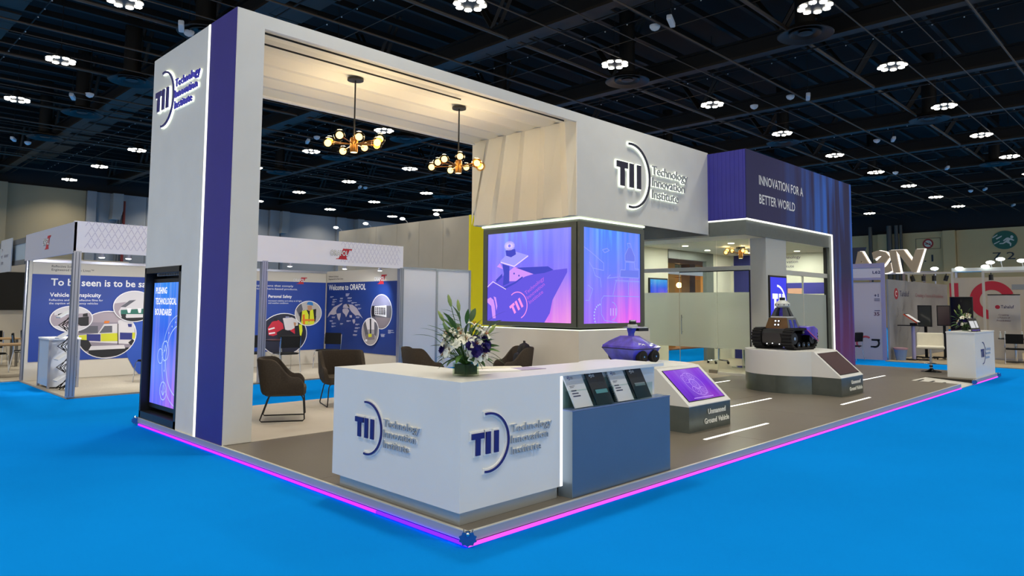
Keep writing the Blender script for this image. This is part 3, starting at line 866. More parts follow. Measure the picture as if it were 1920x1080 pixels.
m = MB(); m.prism([(BX0, 3.65), (15.96, 3.65), (15.96, PH), (BX1, PH), (BX1, 5.19), (BX0, 5.19)], 1, BY, BY + .25); m.build('front_panel', bpm, bpz)
B(BX1 - .2, BX1, BY + .25, YB, PH, 5.19).build('outer_wall', M('blue_outer', '#24276e', .5), bpz)
# ribbed return above the canopy
m = MB()
for k in range(18):
    y0 = BY + .02 + k * .0507
    m.box(BX0 - .006 - .006 * (k % 2), BX0 + .03, y0, y0 + .05, 3.65, 5.185)
m.build('ribbed_side', rib_m, bpz)
B(BX0, BX1, BY + .25, YB, 5.0, 5.19).build('roof', M('roof_dark', '#222430', .7), bpz)
text(FY(BY), ['INNOVATION FOR A', 'BETTER WORLD'], 11.63, 4.47, .21, 'lettering', txt_white, bpz, sp=2.05, ws=(2.43, 1.93), bold=.012)
m = MB(); m.box(BX0 + .01, 15.96, BY + .0, BY + .03, 3.62, 3.655); m.box(BX0 + .0, BX0 + .03, BY, YT, 3.62, 3.655); m.box(15.93, 15.965, BY, BY + .03, PH, 3.655)
m.build('led_strip', led_white, bpz)
m = MB(); m.box(BX0 + .12, 15.82, BY + .04, BY + .12, 3.30, 3.62); m.box(BX0 + .03, BX0 + .12, BY + .04, YT, 3.30, 3.62); m.box(15.82, 15.93, BY + .04, BY + .2, PH, 3.62)
m.build('grey_canopy', grey_band, bpz)

# meeting room behind the glass
rm = E('meeting_room', (14.5, 5.2, PH), 'glazed meeting room with cream walls behind the robots', 'room')
cream = M('cream_wall', '#d8d5c4', .6)
B(BX0 + .12, BX1 - .2, BY + .12, YB, 3.30, 3.36).build('room_ceiling', M('room_ceiling', '#e2dcc6', .6), rm)
rd = bpy.data.lights.new('room_downlight', 'AREA'); rd.shape = 'DISK'; rd.size = .15; rd.energy = 26; rd.color = (1, .95, .87)
for i, (x, y) in enumerate(((12.9, 5.9), (14.6, 6.2), (16.2, 5.8), (12.9, 4.6), (14.8, 4.6), (16.4, 4.4))):
    MB().lathe((x, y, 3.295), [(.06, .004), (.08, 0), (.08, -.01)], 14).build('downlight', EM('downlight_glow', '#fff3d8', 6), rm)
    lo = bpy.data.objects.new('downlight_lamp', rd); COL.objects.link(lo); lo.location = (x, y, 3.27)
for (x0, x1, z0, z1) in ((12.2, 13.54, PH, 3.3), (16.04, BX1 - .2, PH, 3.3)):
    B(x0, x1, YB - .1, YB, z0, z1).build('rear_wall', cream, rm)
m = MB(); m.box(13.54, 16.04, YB - .12, YB, 3.05, 3.3); m.box(15.62, 16.04, YB - .12, YB, PH, 3.05); m.build('grey_doorway', grey_band, rm)
xr = BX1 - .24
m = MB(); m.box(xr, xr + .04, 3.6, 6.0, PH, 3.3); m.box(xr, xr + .04, 6.75, YB, PH, 3.3); m.build('side_wall', cream, rm)
B(xr - .004, xr, 3.6, 6.0, 2.1, 2.42).build('violet_band', M('violet_band', '#3b3a9a', .5), rm)
B(xr - .006, xr - .001, 4.55, 5.02, 2.1, 2.26).build('sunset_print', M('sunset_print', '#d9a48a', .5), rm)
text(FX(xr), ['Technology', 'Innovation', 'Institute'], -5.28, 3.14, .085, 'wall_lettering', txt_navy, rm, sp=1.55, ws=(.66, .58, .46))
tv = E('wall_television', (13.0, 6.8, 2.0), 'small blue television on the cream rear wall', 'television')
B(12.56, 13.46, 6.79, 6.83, 1.95, 2.47).build('frame', black, tv)
B(12.6, 13.42, 6.784, 6.791, 1.99, 2.43).build('screen_panel', screen_mat('tv_picture', 0, [(0, '#2c4cff'), (.5, '#3a6cff'), (1, '#52b4ff')], pink=.4, cyan=1., streak=6), tv)
# pillar with totem screen
B(12.07, 13.16, 3.32, 3.70, PH, 3.30).build('pillar', M('pillar_grey', '#c6c7c0', .5), rm)
ps = E('pillar_screen', (12.6, 3.3, .5), 'narrow blue upright screen with white emblem on the pillar', 'screen')
B(12.16, 13.08, 3.285, 3.325, .55, 2.44).build('frame', black, ps)
B(12.20, 13.04, 3.278, 3.286, .59, 2.40).build('screen_panel', EM('totem_blue', '#4a4cf0', 1.), ps)
slab(FY(3.276), [[(12.36, 1.42), (12.36, 1.9), (12.28, 1.9), (12.28, 2.02), (12.56, 2.02), (12.56, 1.9), (12.47, 1.9), (12.47, 1.42)], rect(12.62, 1.42, 12.73, 2.02), rect(12.8, 1.42, 12.91, 2.02)] + arcstrip(12.52, 1.74, .44, .49, -.9, 1.55, 16), 'emblem', EM('screen_white'), ps, 0, .003)
text(FY(3.276), 'Institute', 12.3, .95, .09, 'lettering', EM('screen_white'), ps)

clear = bpy.data.materials.new('clear_glass'); clear.use_nodes = True
glassy(clear, '#eef4f0', .05, .02)
frost = bpy.data.materials.new('frosted_glass'); frost.use_nodes = True
nt = frost.node_tree; nt.nodes.clear()
N = nt.nodes.new; K = nt.links.new
a1 = N('ShaderNodeBsdfTranslucent'); a1.inputs[0].default_value = L3('#f2f2ea')
a2 = N('ShaderNodeBsdfPrincipled'); a2.inputs['Base Color'].default_value = L3('#dcddd6'); a2.inputs['Roughness'].default_value = .25
a3 = N('ShaderNodeBsdfRefraction'); a3.inputs['Roughness'].default_value = .55; a3.inputs['IOR'].default_value = 1.02; a3.inputs[0].default_value = L3('#dfe6e2')
m1 = N('ShaderNodeMixShader'); m1.inputs[0].default_value = .45; K(a1.outputs[0], m1.inputs[1]); K(a2.outputs[0], m1.inputs[2])
m2 = N('ShaderNodeMixShader'); m2.inputs[0].default_value = .35; K(m1.outputs[0], m2.inputs[1]); K(a3.outputs[0], m2.inputs[2])
o = N('ShaderNodeOutputMaterial'); K(m2.outputs[0], o.inputs[0])

gp = E('glass_partition', (12.05, 5.1, PH), 'glass partition with frosted middle band and glass door', 'partition')
mull = M('grey_mullion', '#cfcfc4', .4)
GXp = 12.05
for (y0, y1, n) in ((3.72, 4.535, 'glass_pane'), (4.55, 5.56, 'glass_door'), (5.575, 6.84, 'glass_pane')):
    o_ = B(GXp - .005, GXp + .005, y0, y1, .16 if n == 'glass_pane' else .13, 2.56).build(n, clear, gp)
    B(GXp - .008, GXp - .006, y0, y1, .717, 2.05).build('frosted_film', frost, o_)
    B(GXp - .005, GXp + .005, y0, y1, 2.68, 3.30).build('glass_fanlight', clear, gp)
B(GXp - .04, GXp + .04, 3.70, 6.84, 2.57, 2.67).build('transom', mull, gp)
B(GXp - .03, GXp + .03, 3.70, 4.54, PH, .16).build('sill', white_matt, gp)
B(GXp - .03, GXp + .03, 5.57, 6.84, PH, .16).build('sill', white_matt, gp)
B(GXp - .02, GXp + .02, 3.705, 3.72, .16, 2.56).build('jamb', black, gp)
B(GXp - .02, GXp + .02, 3.72, 5.56, 2.55, 2.572).build('head_track', black, gp)
dr = [o_ for o_ in gp.children if o_.name.startswith('glass_door')][0]
m = MB(); m.tube([(GXp - .06, 5.48, 1.02), (GXp - .06, 5.48, 1.50)], .014, 8); m.tube([(GXp - .06, 5.48, 1.08), (GXp, 5.48, 1.08)], .01, 6); m.tube([(GXp - .06, 5.48, 1.44), (GXp, 5.48, 1.44)], .01, 6)
m.build('door_handle', chrome, dr)
B(GXp - .015, GXp + .015, 4.56, 4.78, .12, .2).build('patch_fitting', M('patch_steel', '#9c968a', .3, .6), dr)
m = MB()
for y in (4.54, 5.567): m.tube([(GXp, y, .14), (GXp, y, 2.56)], .008, 6)
m.build('glass_joint', mull, gp)

fg = E('front_glazing', (14.5, 3.4, PH), 'fixed window beside the pillar with frosted lower half', 'window')
for (x0, x1) in ((13.18, 14.29), (14.31, 15.82)):
    o_ = B(x0, x1, 3.40, 3.41, .14, 2.49).build('glass_pane', clear, fg)
    B(x0, x1, 3.392, 3.399, .16, 2.04).build('frosted_film', M('frost_sage', '#aeb9b4', .25), o_)
B(13.18, 15.82, 3.40, 3.41, 2.60, 3.30).build('glass_fanlight', clear, fg)
B(13.16, 15.82, 3.36, 3.45, 2.49, 2.60).build('transom', mull, fg)
B(14.288, 14.312, 3.385, 3.42, .14, 2.49).build('mullion', mull, fg)
B(13.16, 15.82, 3.37, 3.44, PH, .14).build('sill', mull, fg)
B(15.78, 15.82, 3.37, 3.44, .14, 3.3).build('jamb', black, fg)

# ---------------------------------------------------------------- chandeliers with glass globes
globe = EM('globe_bulb', '#ffe2a6', 4.)
gshell = bpy.data.materials.new('globe_glass'); gshell.use_nodes = True; glassy(gshell, '#ffe6b8', .10, .02)
brass = M('dark_brass', '#8a5f2a', .3, .8)
def chandelier(loc, top, globes, label, r=.084, pw=48.):
    t = E('chandelier', loc, label, 'chandelier')
    x, y, z = loc
    MB().lathe((x, y, top - .035), [(.12, .035), (.12, 0)], 20).build('ceiling_rose', black, t)
    MB().cyl((x, y, top - .03), (x, y, z + .1), .012, 8).build('rod', black, t)
    MB().lathe((x, y, z - .12), [(.055, 0), (.06, .02), (.06, .2), (.05, .22)], 16).build('hub', brass, t, True)
    MB().lathe((x, y, z - .125), [(.05, .004), (.03, 0)], 12).build('hub_glow', globe, t)
    pl = bpy.data.lights.new('globe_lamp', 'POINT'); pl.energy = pw / len(globes); pl.color = (1, .80, .50); pl.shadow_soft_size = .07
    for i, (a, d, dz) in enumerate(globes):
        gx, gy, gz = x + d * math.cos(a), y + d * math.sin(a), z + dz
        m = MB(); m.tube([(x, y, z), (gx, gy, gz)], .008, 6); arm = m.build('arm', brass, t)
        b = MB().sph((gx, gy, gz), r * .62, 12, 8).build('bulb', globe, arm, True)
        MB().sph((gx, gy, gz), r, 18, 12).build('glass_globe', gshell, arm, True)
        la = bpy.data.objects.new('globe_lamp', pl); COL.objects.link(la); la.location = (gx, gy, gz + r * 1.05)
    return t
def ringg(n, r, seed):
    q = random.Random(seed)
    return [(2 * PI * i / n + q.uniform(-.2, .2), r * (1 if i % 2 else .82), q.uniform(-.05, .12)) for i in range(n)]
chandelier((2.22, 5.09, 4.08), 5.08, ringg(9, .46, 3), 'black chandelier with ring of glowing globes, nearer the tower')
chandelier((4.30, 5.12, 4.06), 5.08, ringg(9, .46, 8), 'black chandelier with glowing globes near the pleated box')
chandelier((14.2, 5.0, 3.12), 3.30, ringg(7, .42, 5), 'globe chandelier inside the glazed meeting room', .07, 16.)

# ---------------------------------------------------------------- plinths with sloping info screens
steel_txt = M('steel_letter', '#f1f3ee', .3)
def plinth(cx, x0, x1, label, lit):
    t = E('display_plinth', (cx, 1.9, PH), label, 'plinth', 'robot display plinths')
    n = 40
    cy, r = 2.10, .85
    a0 = math.atan2(1.45 - cy, x1 - cx); a1 = math.atan2(1.45 - cy, x0 - cx) + 2 * PI
    pts = [(cx + r * math.cos(a0 + (a1 - a0) * i / n), cy + r * math.sin(a0 + (a1 - a0) * i / n)) for i in range(n + 1)]
    MB().prism(pts, 2, .43, .885).build('drum', white, t, True)
    MB().prism([(cx + (a - cx) * .995, cy + (b - cy) * .995) for a, b in pts], 2, PH, .43).build('steel_skirt', brushed, t, True)
    MB().prism([(.93, .43), (.93, .442), (1.42, .885), (1.46, .885), (1.46, .43)], 0, x0, x1).build('console', white, t)
    B(x0 + .004, x1 - .004, .934, 1.455, PH, .43).build('console_base', brushed, t)
    up = Vector((0, .49, .443)).normalized()
    fr_ = Fr((x0, .93, .442), (1, 0, 0), up)
    L_ = math.hypot(.49, .443); W_ = x1 - x0
    slab(fr_, [rect(.075, .06, W_ - .075, L_ - .05)], 'screen_frame', black, t, .0, .006)
    sm = screen_mat('console_picture', 0, [(0, '#5a1fb8'), (.5, '#7a38d8'), (1, '#8f4ad8')], pink=.3, streak=3) if lit else M('screen_off', '#5c4a4c', .18)
    s = slab(fr_, [rect(.09, .07, W_ - .09, L_ - .06)], 'screen_panel', sm, t, .006, .003)
    if lit:
        o_ = []
        cxx, cyy = W_ * .5, L_ * .5
        for (a, b, rr) in ((-.12, .10, .07), (.06, .13, .06), (.10, -.12, .06), (-.08, -.11, .07), (0, 0, .09), (0, 0, .2)):
            o_ += ringp(cxx + a, cyy + b, rr - .003, rr + .003, n=20)
            o_ += ringp(cxx + a, cyy + b, rr * .4 - .002, rr * .4 + .002, n=14)
        o_ += line([(cxx - .3, .1), (cxx + .2, .1)], .012)
        flat(fr_, o_, 'screen_icons', EM('console_line', '#c79cff', 1.), s, .011)
    text(FY(.934), ['Unmanned', 'Ground Vehicle'], cx + .16, .30, .068, 'lettering', steel_txt, t, sp=1.75, align='C', ws=(.47, .66), th=.008, bold=.012)
    return t
plinth(5.15, 4.605, 5.70, 'white round plinth with purple lit sloping screen behind brochures', True)
plinth(10.42, 9.858, 10.98, 'white round plinth with dark sloping screen under tracked robot', False)

# ---------------------------------------------------------------- tub armchairs on black sled legs
felt = M('charcoal_felt', '#47413b', .95, noise=(60, .12), bump=(300, .3), spec=.15)
felt_seat = M('charcoal_felt_seat', '#524b42', .95, noise=(60, .12), bump=(300, .3), spec=.15)
def armchair(label):
    t = E('armchair', (0, 0, 0), label, 'armchair', 'charcoal tub armchairs of the lounge')
    n = 48
    rs = []
    for i in range(n + 1):
        s = i / n
        # plan curve: from left arm front round the back to right arm front
        if s < .28: px, py = -.355, -.27 + (.27 + .12) * (s / .28)
        elif s > .72: px, py = .355, .12 - (.39) * ((s - .72) / .28)
        else:
            a = PI - PI * (s - .28) / .44
            px, py = .355 * math.copysign(abs(math.cos(a)) ** .75, math.cos(a)), .12 + .20 * abs(math.sin(a)) ** .8
        e = abs(s - .5) * 2
        k = min(1, max(0, (.80 - e) / .42)); k = k * k * (3 - 2 * k)
        top = .60 + .25 * k
        fr_ = min(1., min(s, 1 - s) / .06)
        top -= .08 * (1 - fr_) ** 2
        nx, ny = px, py - .0
        l = math.hypot(nx, max(ny, 0) if ny > 0 else 0) or 1
        ox, oy = nx / l, (max(ny, 0)) / l
        th = .065
        def P(sc, z, inn=0):
            return (px * sc - ox * inn, (py if py < .1 else .1 + (py - .1) * (sc + .1 * (z - .4))) - oy * inn - .0, z)
        lean = .05 * k
        rs.append([P(.84, .36), P(.93, .40), P(1.0, .50), (px + ox * lean * .3, py + oy * lean, top - .02), (px + ox * (lean * .3 - .012), py + oy * (lean - .012), top),
                   (px + ox * (lean * .3 - th + .012), py + oy * (lean - th + .012), top), (px + ox * (lean * .3 - th), py + oy * (lean - th), top - .02), P(1.0, .50, th), P(.9, .40, th)])
    MB().rings(rs).build('shell', felt, t, True)
    m = MB()
    prof = [(.345, .93), (.36, .98), (.42, 1.0), (.455, .97), (.465, .88)]
    base = []
    for i in range(32):
        a = 2 * PI * i / 32
        c, s_ = math.cos(a), math.sin(a)
        base.append((.315 * math.copysign(abs(c) ** .45, c), -.0 + .285 * math.copysign(abs(s_) ** .45, s_)))
    m.rings([[(x * k, y * k - .02, z) for x, y in base] for z, k in prof])
    m.build('seat', felt_seat, t, True, label='charcoal seat cushion')
    for sx in (-1, 1):
        m = MB()
        m.tube([(sx * .18, -.20, .355), (sx * .25, -.25, .34), (sx * .27, -.27, .30), (sx * .29, -.29, .03), (sx * .29, -.27, .009), (sx * .29, .27, .009), (sx * .29, .29, .03), (sx * .25, .20, .30), (sx * .23, .18, .34), (sx * .18, .14, .355)], .0095, 8)
        m.build('sled_leg', black, t, True)
    return t
def put(t, x, y, z, deg):
    t.location = (x, y, z); t.rotation_euler = (0, 0, math.radians(deg)); return t
a1 = put(armchair('charcoal tub armchair standing right beside the tower'), 1.42, 5.47, PH + .004, 60)
copy_tree(a1, (2.78, 6.14, PH + .004), math.radians(-19), 'charcoal tub armchair facing the viewer behind the counter end')
copy_tree(a1, (4.42, 6.15, PH + .004), math.radians(72), 'charcoal tub armchair half hidden behind the counter, left of flowers')
copy_tree(a1, (5.78, 5.25, PH + .004), math.radians(-118), 'charcoal tub armchair with black backpack, in front of screen wall')
bk = E('backpack', (5.9, 5.15, .56), 'black backpack leaning in the armchair by the screen wall', 'backpack')
bm_ = M('black_nylon', '#101114', .7, bump=(200, .2))
up = Matrix.Rotation(math.radians(-118), 4, 'Z')
def bpk(sx, sy, sz, c, name, mt):
    m = MB()
    rs = []
    for i in range(13):
        v = -1 + 2 * i / 12
        w_ = (1 - abs(v) ** 3.2) ** .5 if abs(v) < 1 else 0.02
        w_ = max(w_, .05)
        rs.append([tuple(Vector((5.9, 5.15, .565)) + (up @ Vector((c[0] + sx * w_ * math.copysign(abs(math.cos(a)) ** .6, math.cos(a)), c[1] + sy * w_ * math.copysign(abs(math.sin(a)) ** .6, math.sin(a)) + .1 * (c[2] + sz * v), c[2] + sz * v)))) for a in [2 * PI * j / 20 for j in range(20)]])
    return m.rings(rs).build(name, mt, bk, True)
bpk(.17, .10, .235, (0, .02, .235), 'main_bag', bm_)
bpk(.13, .05, .14, (0, -.10, .15), 'front_pocket', M('black_nylon_pocket', '#17181c', .6, bump=(200, .2)))
m = MB(); m.tube([tuple(Vector((5.9, 5.15, .565)) + (up @ Vector(p))) for p in ((-.04, .06, .45), (-.03, .06, .49), (.03, .06, .49), (.04, .06, .45))], .012, 6); m.build('carry_loop', bm_, bk)
m = MB(); m.tube([tuple(Vector((5.9, 5.15, .565)) + (up @ Vector(p))) for p in ((.10, -.075, .12), (.13, -.06, .2), (.10, -.05, .36))], .006, 5); m.build('zip', M('zip_grey', '#4a4a48', .4, .5), bk)

# ---------------------------------------------------------------- white bar stools
leather = M('cream_leather', '#e4dfcd', .45, noise=(8, .03))
def stool(label):
    t = E('bar_stool', (0, 0, 0), label, 'bar stool', 'white bar stools')
    B(-.31, .31, -.27, .27, .58, .655).build('seat', leather, t, bev=.035)
    m = MB(); m.prism([(.20, .62), (.27, .62), (.31, .97), (.25, .985)], 0, -.30, .30); m.build('backrest', leather, t, bev=.03)
    MB().cyl((0, 0, .05), (0, 0, .58), .028, 14).build('gas_lift', chrome, t, True)
    MB().cyl((0, 0, .12), (0, 0, .16), .042, 14).build('collar', black, t, True)
    MB().lathe((0, 0, 0), [(.235, 0), (.235, .012), (.20, .022), (.06, .05), (.04, .09)], 28).build('base', M('dark_chrome', '#3a3c40', .12, 1.), t, True)
    m = MB(); m.tube([(0, 0, .22), (-.1, -.12, .22), (-.14, -.24, .22), (0, -.27, .22), (.14, -.24, .22), (.1, -.12, .22)], .01, 6, loop=True); m.build('foot_rest', chrome, t, True)
    return t
s1 = put(stool('cream bar stool with chrome stem beside the far white podium'), 16.88, 1.24, PH, -76)
copy_tree(s1, (1.86, 1.75, PH), math.radians(150), 'cream bar stool behind the reception counter, mostly hidden')

# ---------------------------------------------------------------- flower arrangements
leaf_a = M('leaf_dark', '#234a1c', .5, noise=(12, .2)); leaf_b = M('leaf_mid', '#3f6b26', .5, noise=(12, .2)); leaf_c = M('leaf_bud', '#8fa155', .5)
petal_w = M('petal_white', '#eeeedd', .6); petal_p = M('petal_purple', '#2c1d6b', .6, noise=(20, .2)); stamen = M('stamen', '#a5612a', .6); ctr = M('petal_green', '#b9c07a', .6)
def blade_mesh(name, L_, W_, bend, mt):
    m = MB(); n = 7; rs = []
    for i in range(n):
        s = i / (n - 1); w_ = W_ * (math.sin(PI * min(1, .06 + s * .94)) ** .7) * (1 - .25 * s) + .0004
        x = L_ * s; z = bend * s * s
        rs.append([(x, -w_, z + .12 * w_), (x, 0, z - .12 * w_), (x, w_, z + .12 * w_)])
    m.rings(rs, closed=False)
    o = m.build(name, mt); me = o.data
    for p in me.polygons: p.use_smooth = True
    off = ORG[o.name].copy()
    bpy.data.objects.remove(o)
    for v in me.vertices: v.co += off
    return me
def to_mesh(m, mt):
    o = m.build('tmp', mt, None, True); me = o.data; off = ORG[o.name].copy(); bpy.data.objects.remove(o)
    for v in me.vertices: v.co += off
    return me
ML = [blade_mesh('leaf', .20, .016, -.06, leaf_a), blade_mesh('leaf', .16, .024, -.05, leaf_b), blade_mesh('leaf', .22, .008, -.09, leaf_a), blade_mesh('leaf', .13, .034, -.04, leaf_a)]
def lily_mesh(r, mt, n=6, w_=.34):
    m = MB()
    for k in range(n):
        a = 2 * PI * k / n
        rs = []
        for i in range(6):
            s = i / 5; wd = w_ * r * math.sin(PI * (.08 + .86 * s)) ; rad = r * (s ** .9); z = r * (.55 * s - .45 * s * s * s)
            c = Vector((math.cos(a), math.sin(a), 0)); q = Vector((-math.sin(a), math.cos(a), 0))
            rs.append([c * rad - q * wd + Vector((0, 0, z + .08 * r)), c * rad + Vector((0, 0, z)), c * rad + q * wd + Vector((0, 0, z + .08 * r))])
        m.rings(rs, closed=False)
    return to_mesh(m, mt)
M_lily = lily_mesh(.062, petal_w); M_rose = lily_mesh(.035, petal_w, 8, .5)
m = MB()
for k in range(5): m.cyl((0, 0, 0), (.014 * math.cos(k * 1.26), .014 * math.sin(k * 1.26), .04), .002, 5)
M_stamen = to_mesh(m, stamen)
m = MB()
for (rr, n, w_, lift) in ((.032, 8, .42, .2), (.025, 7, .5, .6), (.016, 5, .6, 1.1)):
    for k in range(n):
        a = 2 * PI * k / n + lift
        c = Vector((math.cos(a), math.sin(a), 0)); qv = Vector((-math.sin(a), math.cos(a), 0)); rs = []
        for i in range(5):
            s = i / 4; wd = w_ * rr * math.sin(PI * (.1 + .75 * s)); z = rr * (lift * s + .25 * s * s)
            rs.append([c * rr * s - qv * wd + Vector((0, 0, z + .1 * rr)), c * rr * s + Vector((0, 0, z)), c * rr * s + qv * wd + Vector((0, 0, z + .1 * rr))])
        m.rings(rs, closed=False)
M_purple = to_mesh(m, petal_p)
m = MB(); m.lathe((0, 0, 0), [(.001, 0), (.011, .02), (.015, .05), (.009, .085), (.001, .10)], 8); M_bud = to_mesh(m, leaf_c)
def bouquet(x, y, z, sc, seed, label, vw=.14, vh=.105):
    q = random.Random(seed)
    t = E('flower_arrangement', (x, y, z), label, 'flowers')
    vg = bpy.data.materials.get('vase_glass')
    if vg is None:
        vg = bpy.data.materials.new('vase_glass'); vg.use_nodes = True; glassy(vg, '#eef4ec', .05, .03)
    hw = vw / 2
    v = E('tmp', (x, y, z), 'x', 'x'); bpy.data.objects.remove(v)
    m = MB(); m.box(x - hw, x + hw, y - hw, y + hw, z, z + .012)
    for a in ((x - hw, x - hw + .006, y - hw, y + hw), (x + hw - .006, x + hw, y - hw, y + hw), (x - hw, x + hw, y - hw, y - hw + .006), (x - hw, x + hw, y + hw - .006, y + hw)): m.box(a[0], a[1], a[2], a[3], z + .012, z + vh)
    m.build('vase', vg, t)
    B(x - hw + .010, x + hw - .010, y - hw + .010, y + hw - .010, z + .014, z + vh - .012).build('leaf_wrap', M('leaf_wrap', '#2a4022', .5, noise=(30, .5)), t)
    def plant(me, name, p, d, roll=0., s=1., up_axis='X'):
        o = bpy.data.objects.new(name, me); COL.objects.link(o); o.parent = t
        rot = Vector(d).to_track_quat(up_axis, 'Z' if up_axis == 'X' else 'Y').to_matrix().to_4x4()
        ax = {'X': 'X', 'Z': 'Z'}[up_axis]
        o.matrix_local = Matrix.Translation(Vector(p)) @ rot @ Matrix.Rotation(roll, 4, ax) @ Matrix.Scale(s * sc, 4)
        return o
    def dirv(az, el): return Vector((math.cos(az) * math.cos(el), math.sin(az) * math.cos(el), math.sin(el)))
    st = MB()
    for k in range(70):                   # foliage fan
        az = q.uniform(0, 2 * PI); el = q.uniform(-.15, 1.35)
        d = dirv(az, el)
        c = Vector((0, 0, vh + .05 * sc)) + d * sc * q.uniform(.04, .2) * (1.0 if el < .5 else 1.5)
        plant(ML[k % 4], 'leaf', c, d + Vector((0, 0, -.15)), q.uniform(-.5, .5), q.uniform(.7, 1.1))
        st.tube([Vector((x, y, z + vh - .02)), Vector((x, y, z)) + c], .0025 * sc, 4)
    # tall lily stems with buds
    for (az, el, ln) in ((2.5, 1.30, .46), (2.2, 1.05, .37), (.6, 1.15, .36), (-.3, .85, .30), (3.3, .85, .33), (1.4, 1.3, .42)):
        d = dirv(az, el); c = Vector((0, 0, vh)) + d * ln * sc
        plant(M_bud, 'bud', c, d, 0, 1.1, 'Z'); st.tube([Vector((x, y, z + vh - .02)), Vector((x, y, z)) + c], .003 * sc, 5)
        for j in range(4):
            dd = dirv(az + q.uniform(-1.2, 1.2), .5); plant(ML[1], 'leaf', c - d * sc * .04 * (j + 1), dd, 0, .6)
    camd = Vector((-.64, -.70, .25))
    for k in range(26):                   # white lilies and roses facing outwards
        az = math.atan2(-.74, -.67) + q.uniform(-2.0, 2.0); el = q.uniform(.05, 1.35)
        d = dirv(az, el); c = Vector((0, 0, vh + .05 * sc)) + d * sc * q.uniform(.12, .20) * (1 + .45 * max(0, math.sin(el) - .3))
        if k % 3 == 2: plant(M_rose, 'white_rose', c, d, q.uniform(0, 3), 1.2, 'Z')
        else:
            plant(M_lily, 'lily', c, d, q.uniform(0, 3), 1.15, 'Z'); plant(M_stamen, 'stamen', c, d, 0, 1., 'Z')
        st.tube([Vector((x, y, z + vh - .02)), Vector((x, y, z)) + c], .003 * sc, 4)
    for k in range(13):
        az = math.atan2(-.74, -.67) + q.uniform(-1.5, 1.5); el = q.uniform(0, .9)
        d = dirv(az, el); c = Vector((0, 0, vh + .05 * sc)) + d * sc * q.uniform(.17, .21)
        plant(M_purple, 'purple_flower', c, d, 0, 1.35, 'Z')
    st.build('stems', leaf_b, t)
bouquet(.36, .45, 1.15, 1.0, 11, 'lilies and purple flowers in glass cube vase on counter', .15, .105)
bouquet(16.5, .38, 1.165, 1.0, 23, 'white lilies in a vase on the far white podium', .12, .1)

# ---------------------------------------------------------------- wheeled hull robot
wrap = M('violet_wrap', '#3237b4', .35, noise=(5, .55), coat=.3)
wrap2 = M('magenta_violet_wrap', '#4b3dba', .35, noise=(6, .5), coat=.3)
rubber = M('rubber', '#141415', .85, bump=(80, .3))
r1 = E('wheeled_robot', (0, 0, 0), 'blue-violet boat-shaped robot on black wheels on round plinth', 'robot')
def ring8(xs, xb, ws, wb, z, mid=None):
    return [(xs, -ws, z), (mid or (xs + xb) * .35, -ws, z), (xb, -wb, z), (xb, wb, z), (mid or (xs + xb) * .35, ws, z), (xs, ws, z)]
MB().rings([ring8(-.24, .20, .21, .16, .02), ring8(-.27, .24, .24, .17, .06), ring8(-.345, .44, .33, .12, .20)]).build('lower_hull', wrap, r1)
MB().rings([ring8(-.35, .445, .335, .125, .20), ring8(-.35, .445, .335, .125, .213)]).build('rub_rail', M('dark_navy_rubber', '#17163e', .6), r1)
m = MB()
m.rings([ring8(-.345, .44, .33, .12, .213), ring8(-.34, .36, .325, .11, .245), ring8(-.27, .18, .25, .09, .31), ring8(-.17, .04, .12, .07, .385)])
m.build('upper_deck', wrap2, r1)
for i, (x, y) in enumerate(((-.14, -.29), (.13, -.27), (-.14, .29), (.13, .27))):
    sg = -1 if y < 0 else 1
    tr_ = []
    for r, yy in ((.06, -.045), (.085, -.04), (.095, -.02), (.095, .02), (.085, .04), (.06, .045)):
        tr_.append([(x + r * math.cos(2 * PI * j / 22), y + yy, .095 + r * math.sin(2 * PI * j / 22)) for j in range(22)])
    wl = MB().rings(tr_).build('wheel', rubber, r1, True)
    MB().cyl((x, y + sg * .044, .095), (x, y + sg * .050, .095), .05, 16).build('hub', dark_metal, wl)
    MB().cyl((x, y + sg * .050, .095), (x, y + sg * .058, .095), .013, 10).build('hub_cap', chrome, wl)
m = MB(); m.rings([[(-.06 + a * .035, b * .03, z) for a, b in ((-1, -1), (1, -1), (1, 1), (-1, 1))] if z < .45 else [(-.05 + a * .055, b * .05, z) for a, b in ((-1, -1), (1, -1), (1, 1), (-1, 1))] for z in (.375, .42, .50)])
m.build('mast', wrap, r1)
B(-.13, .19, -.09, .09, .502, .515).build('sensor_plate', chrome, r1)
B(.02, .22, -.085, .085, .455, .502).build('camera_box', black, r1)
MB().lathe((-.03, 0, .515), [(.075, 0), (.075, .03), (.06, .04)], 18).build('lidar_base', M('light_grey', '#c5c8ca', .4), r1, True)
MB().lathe((-.03, 0, .555), [(.055, 0), (.055, .045), (.05, .048)], 18).build('lidar', black, r1, True)
MB().lathe((-.03, 0, .603), [(.052, 0), (.052, .018), (.03, .02)], 18).build('lidar_cap', chrome, r1, True)
fr_ = Fr((-.27, -.292, .277), (1, 0, 0), Vector((0, .075, .065)).normalized())
m = []
for k in range(4): m += line([(.06 + .03 * k, -.02 + .02 * (k % 2)), (.09 + .03 * k, .02 - .015 * k)], .012)
slab(fr_, m, 'decal', txt_white, r1, .0, .006)
put(r1, 5.40, 2.32, .885, -10)

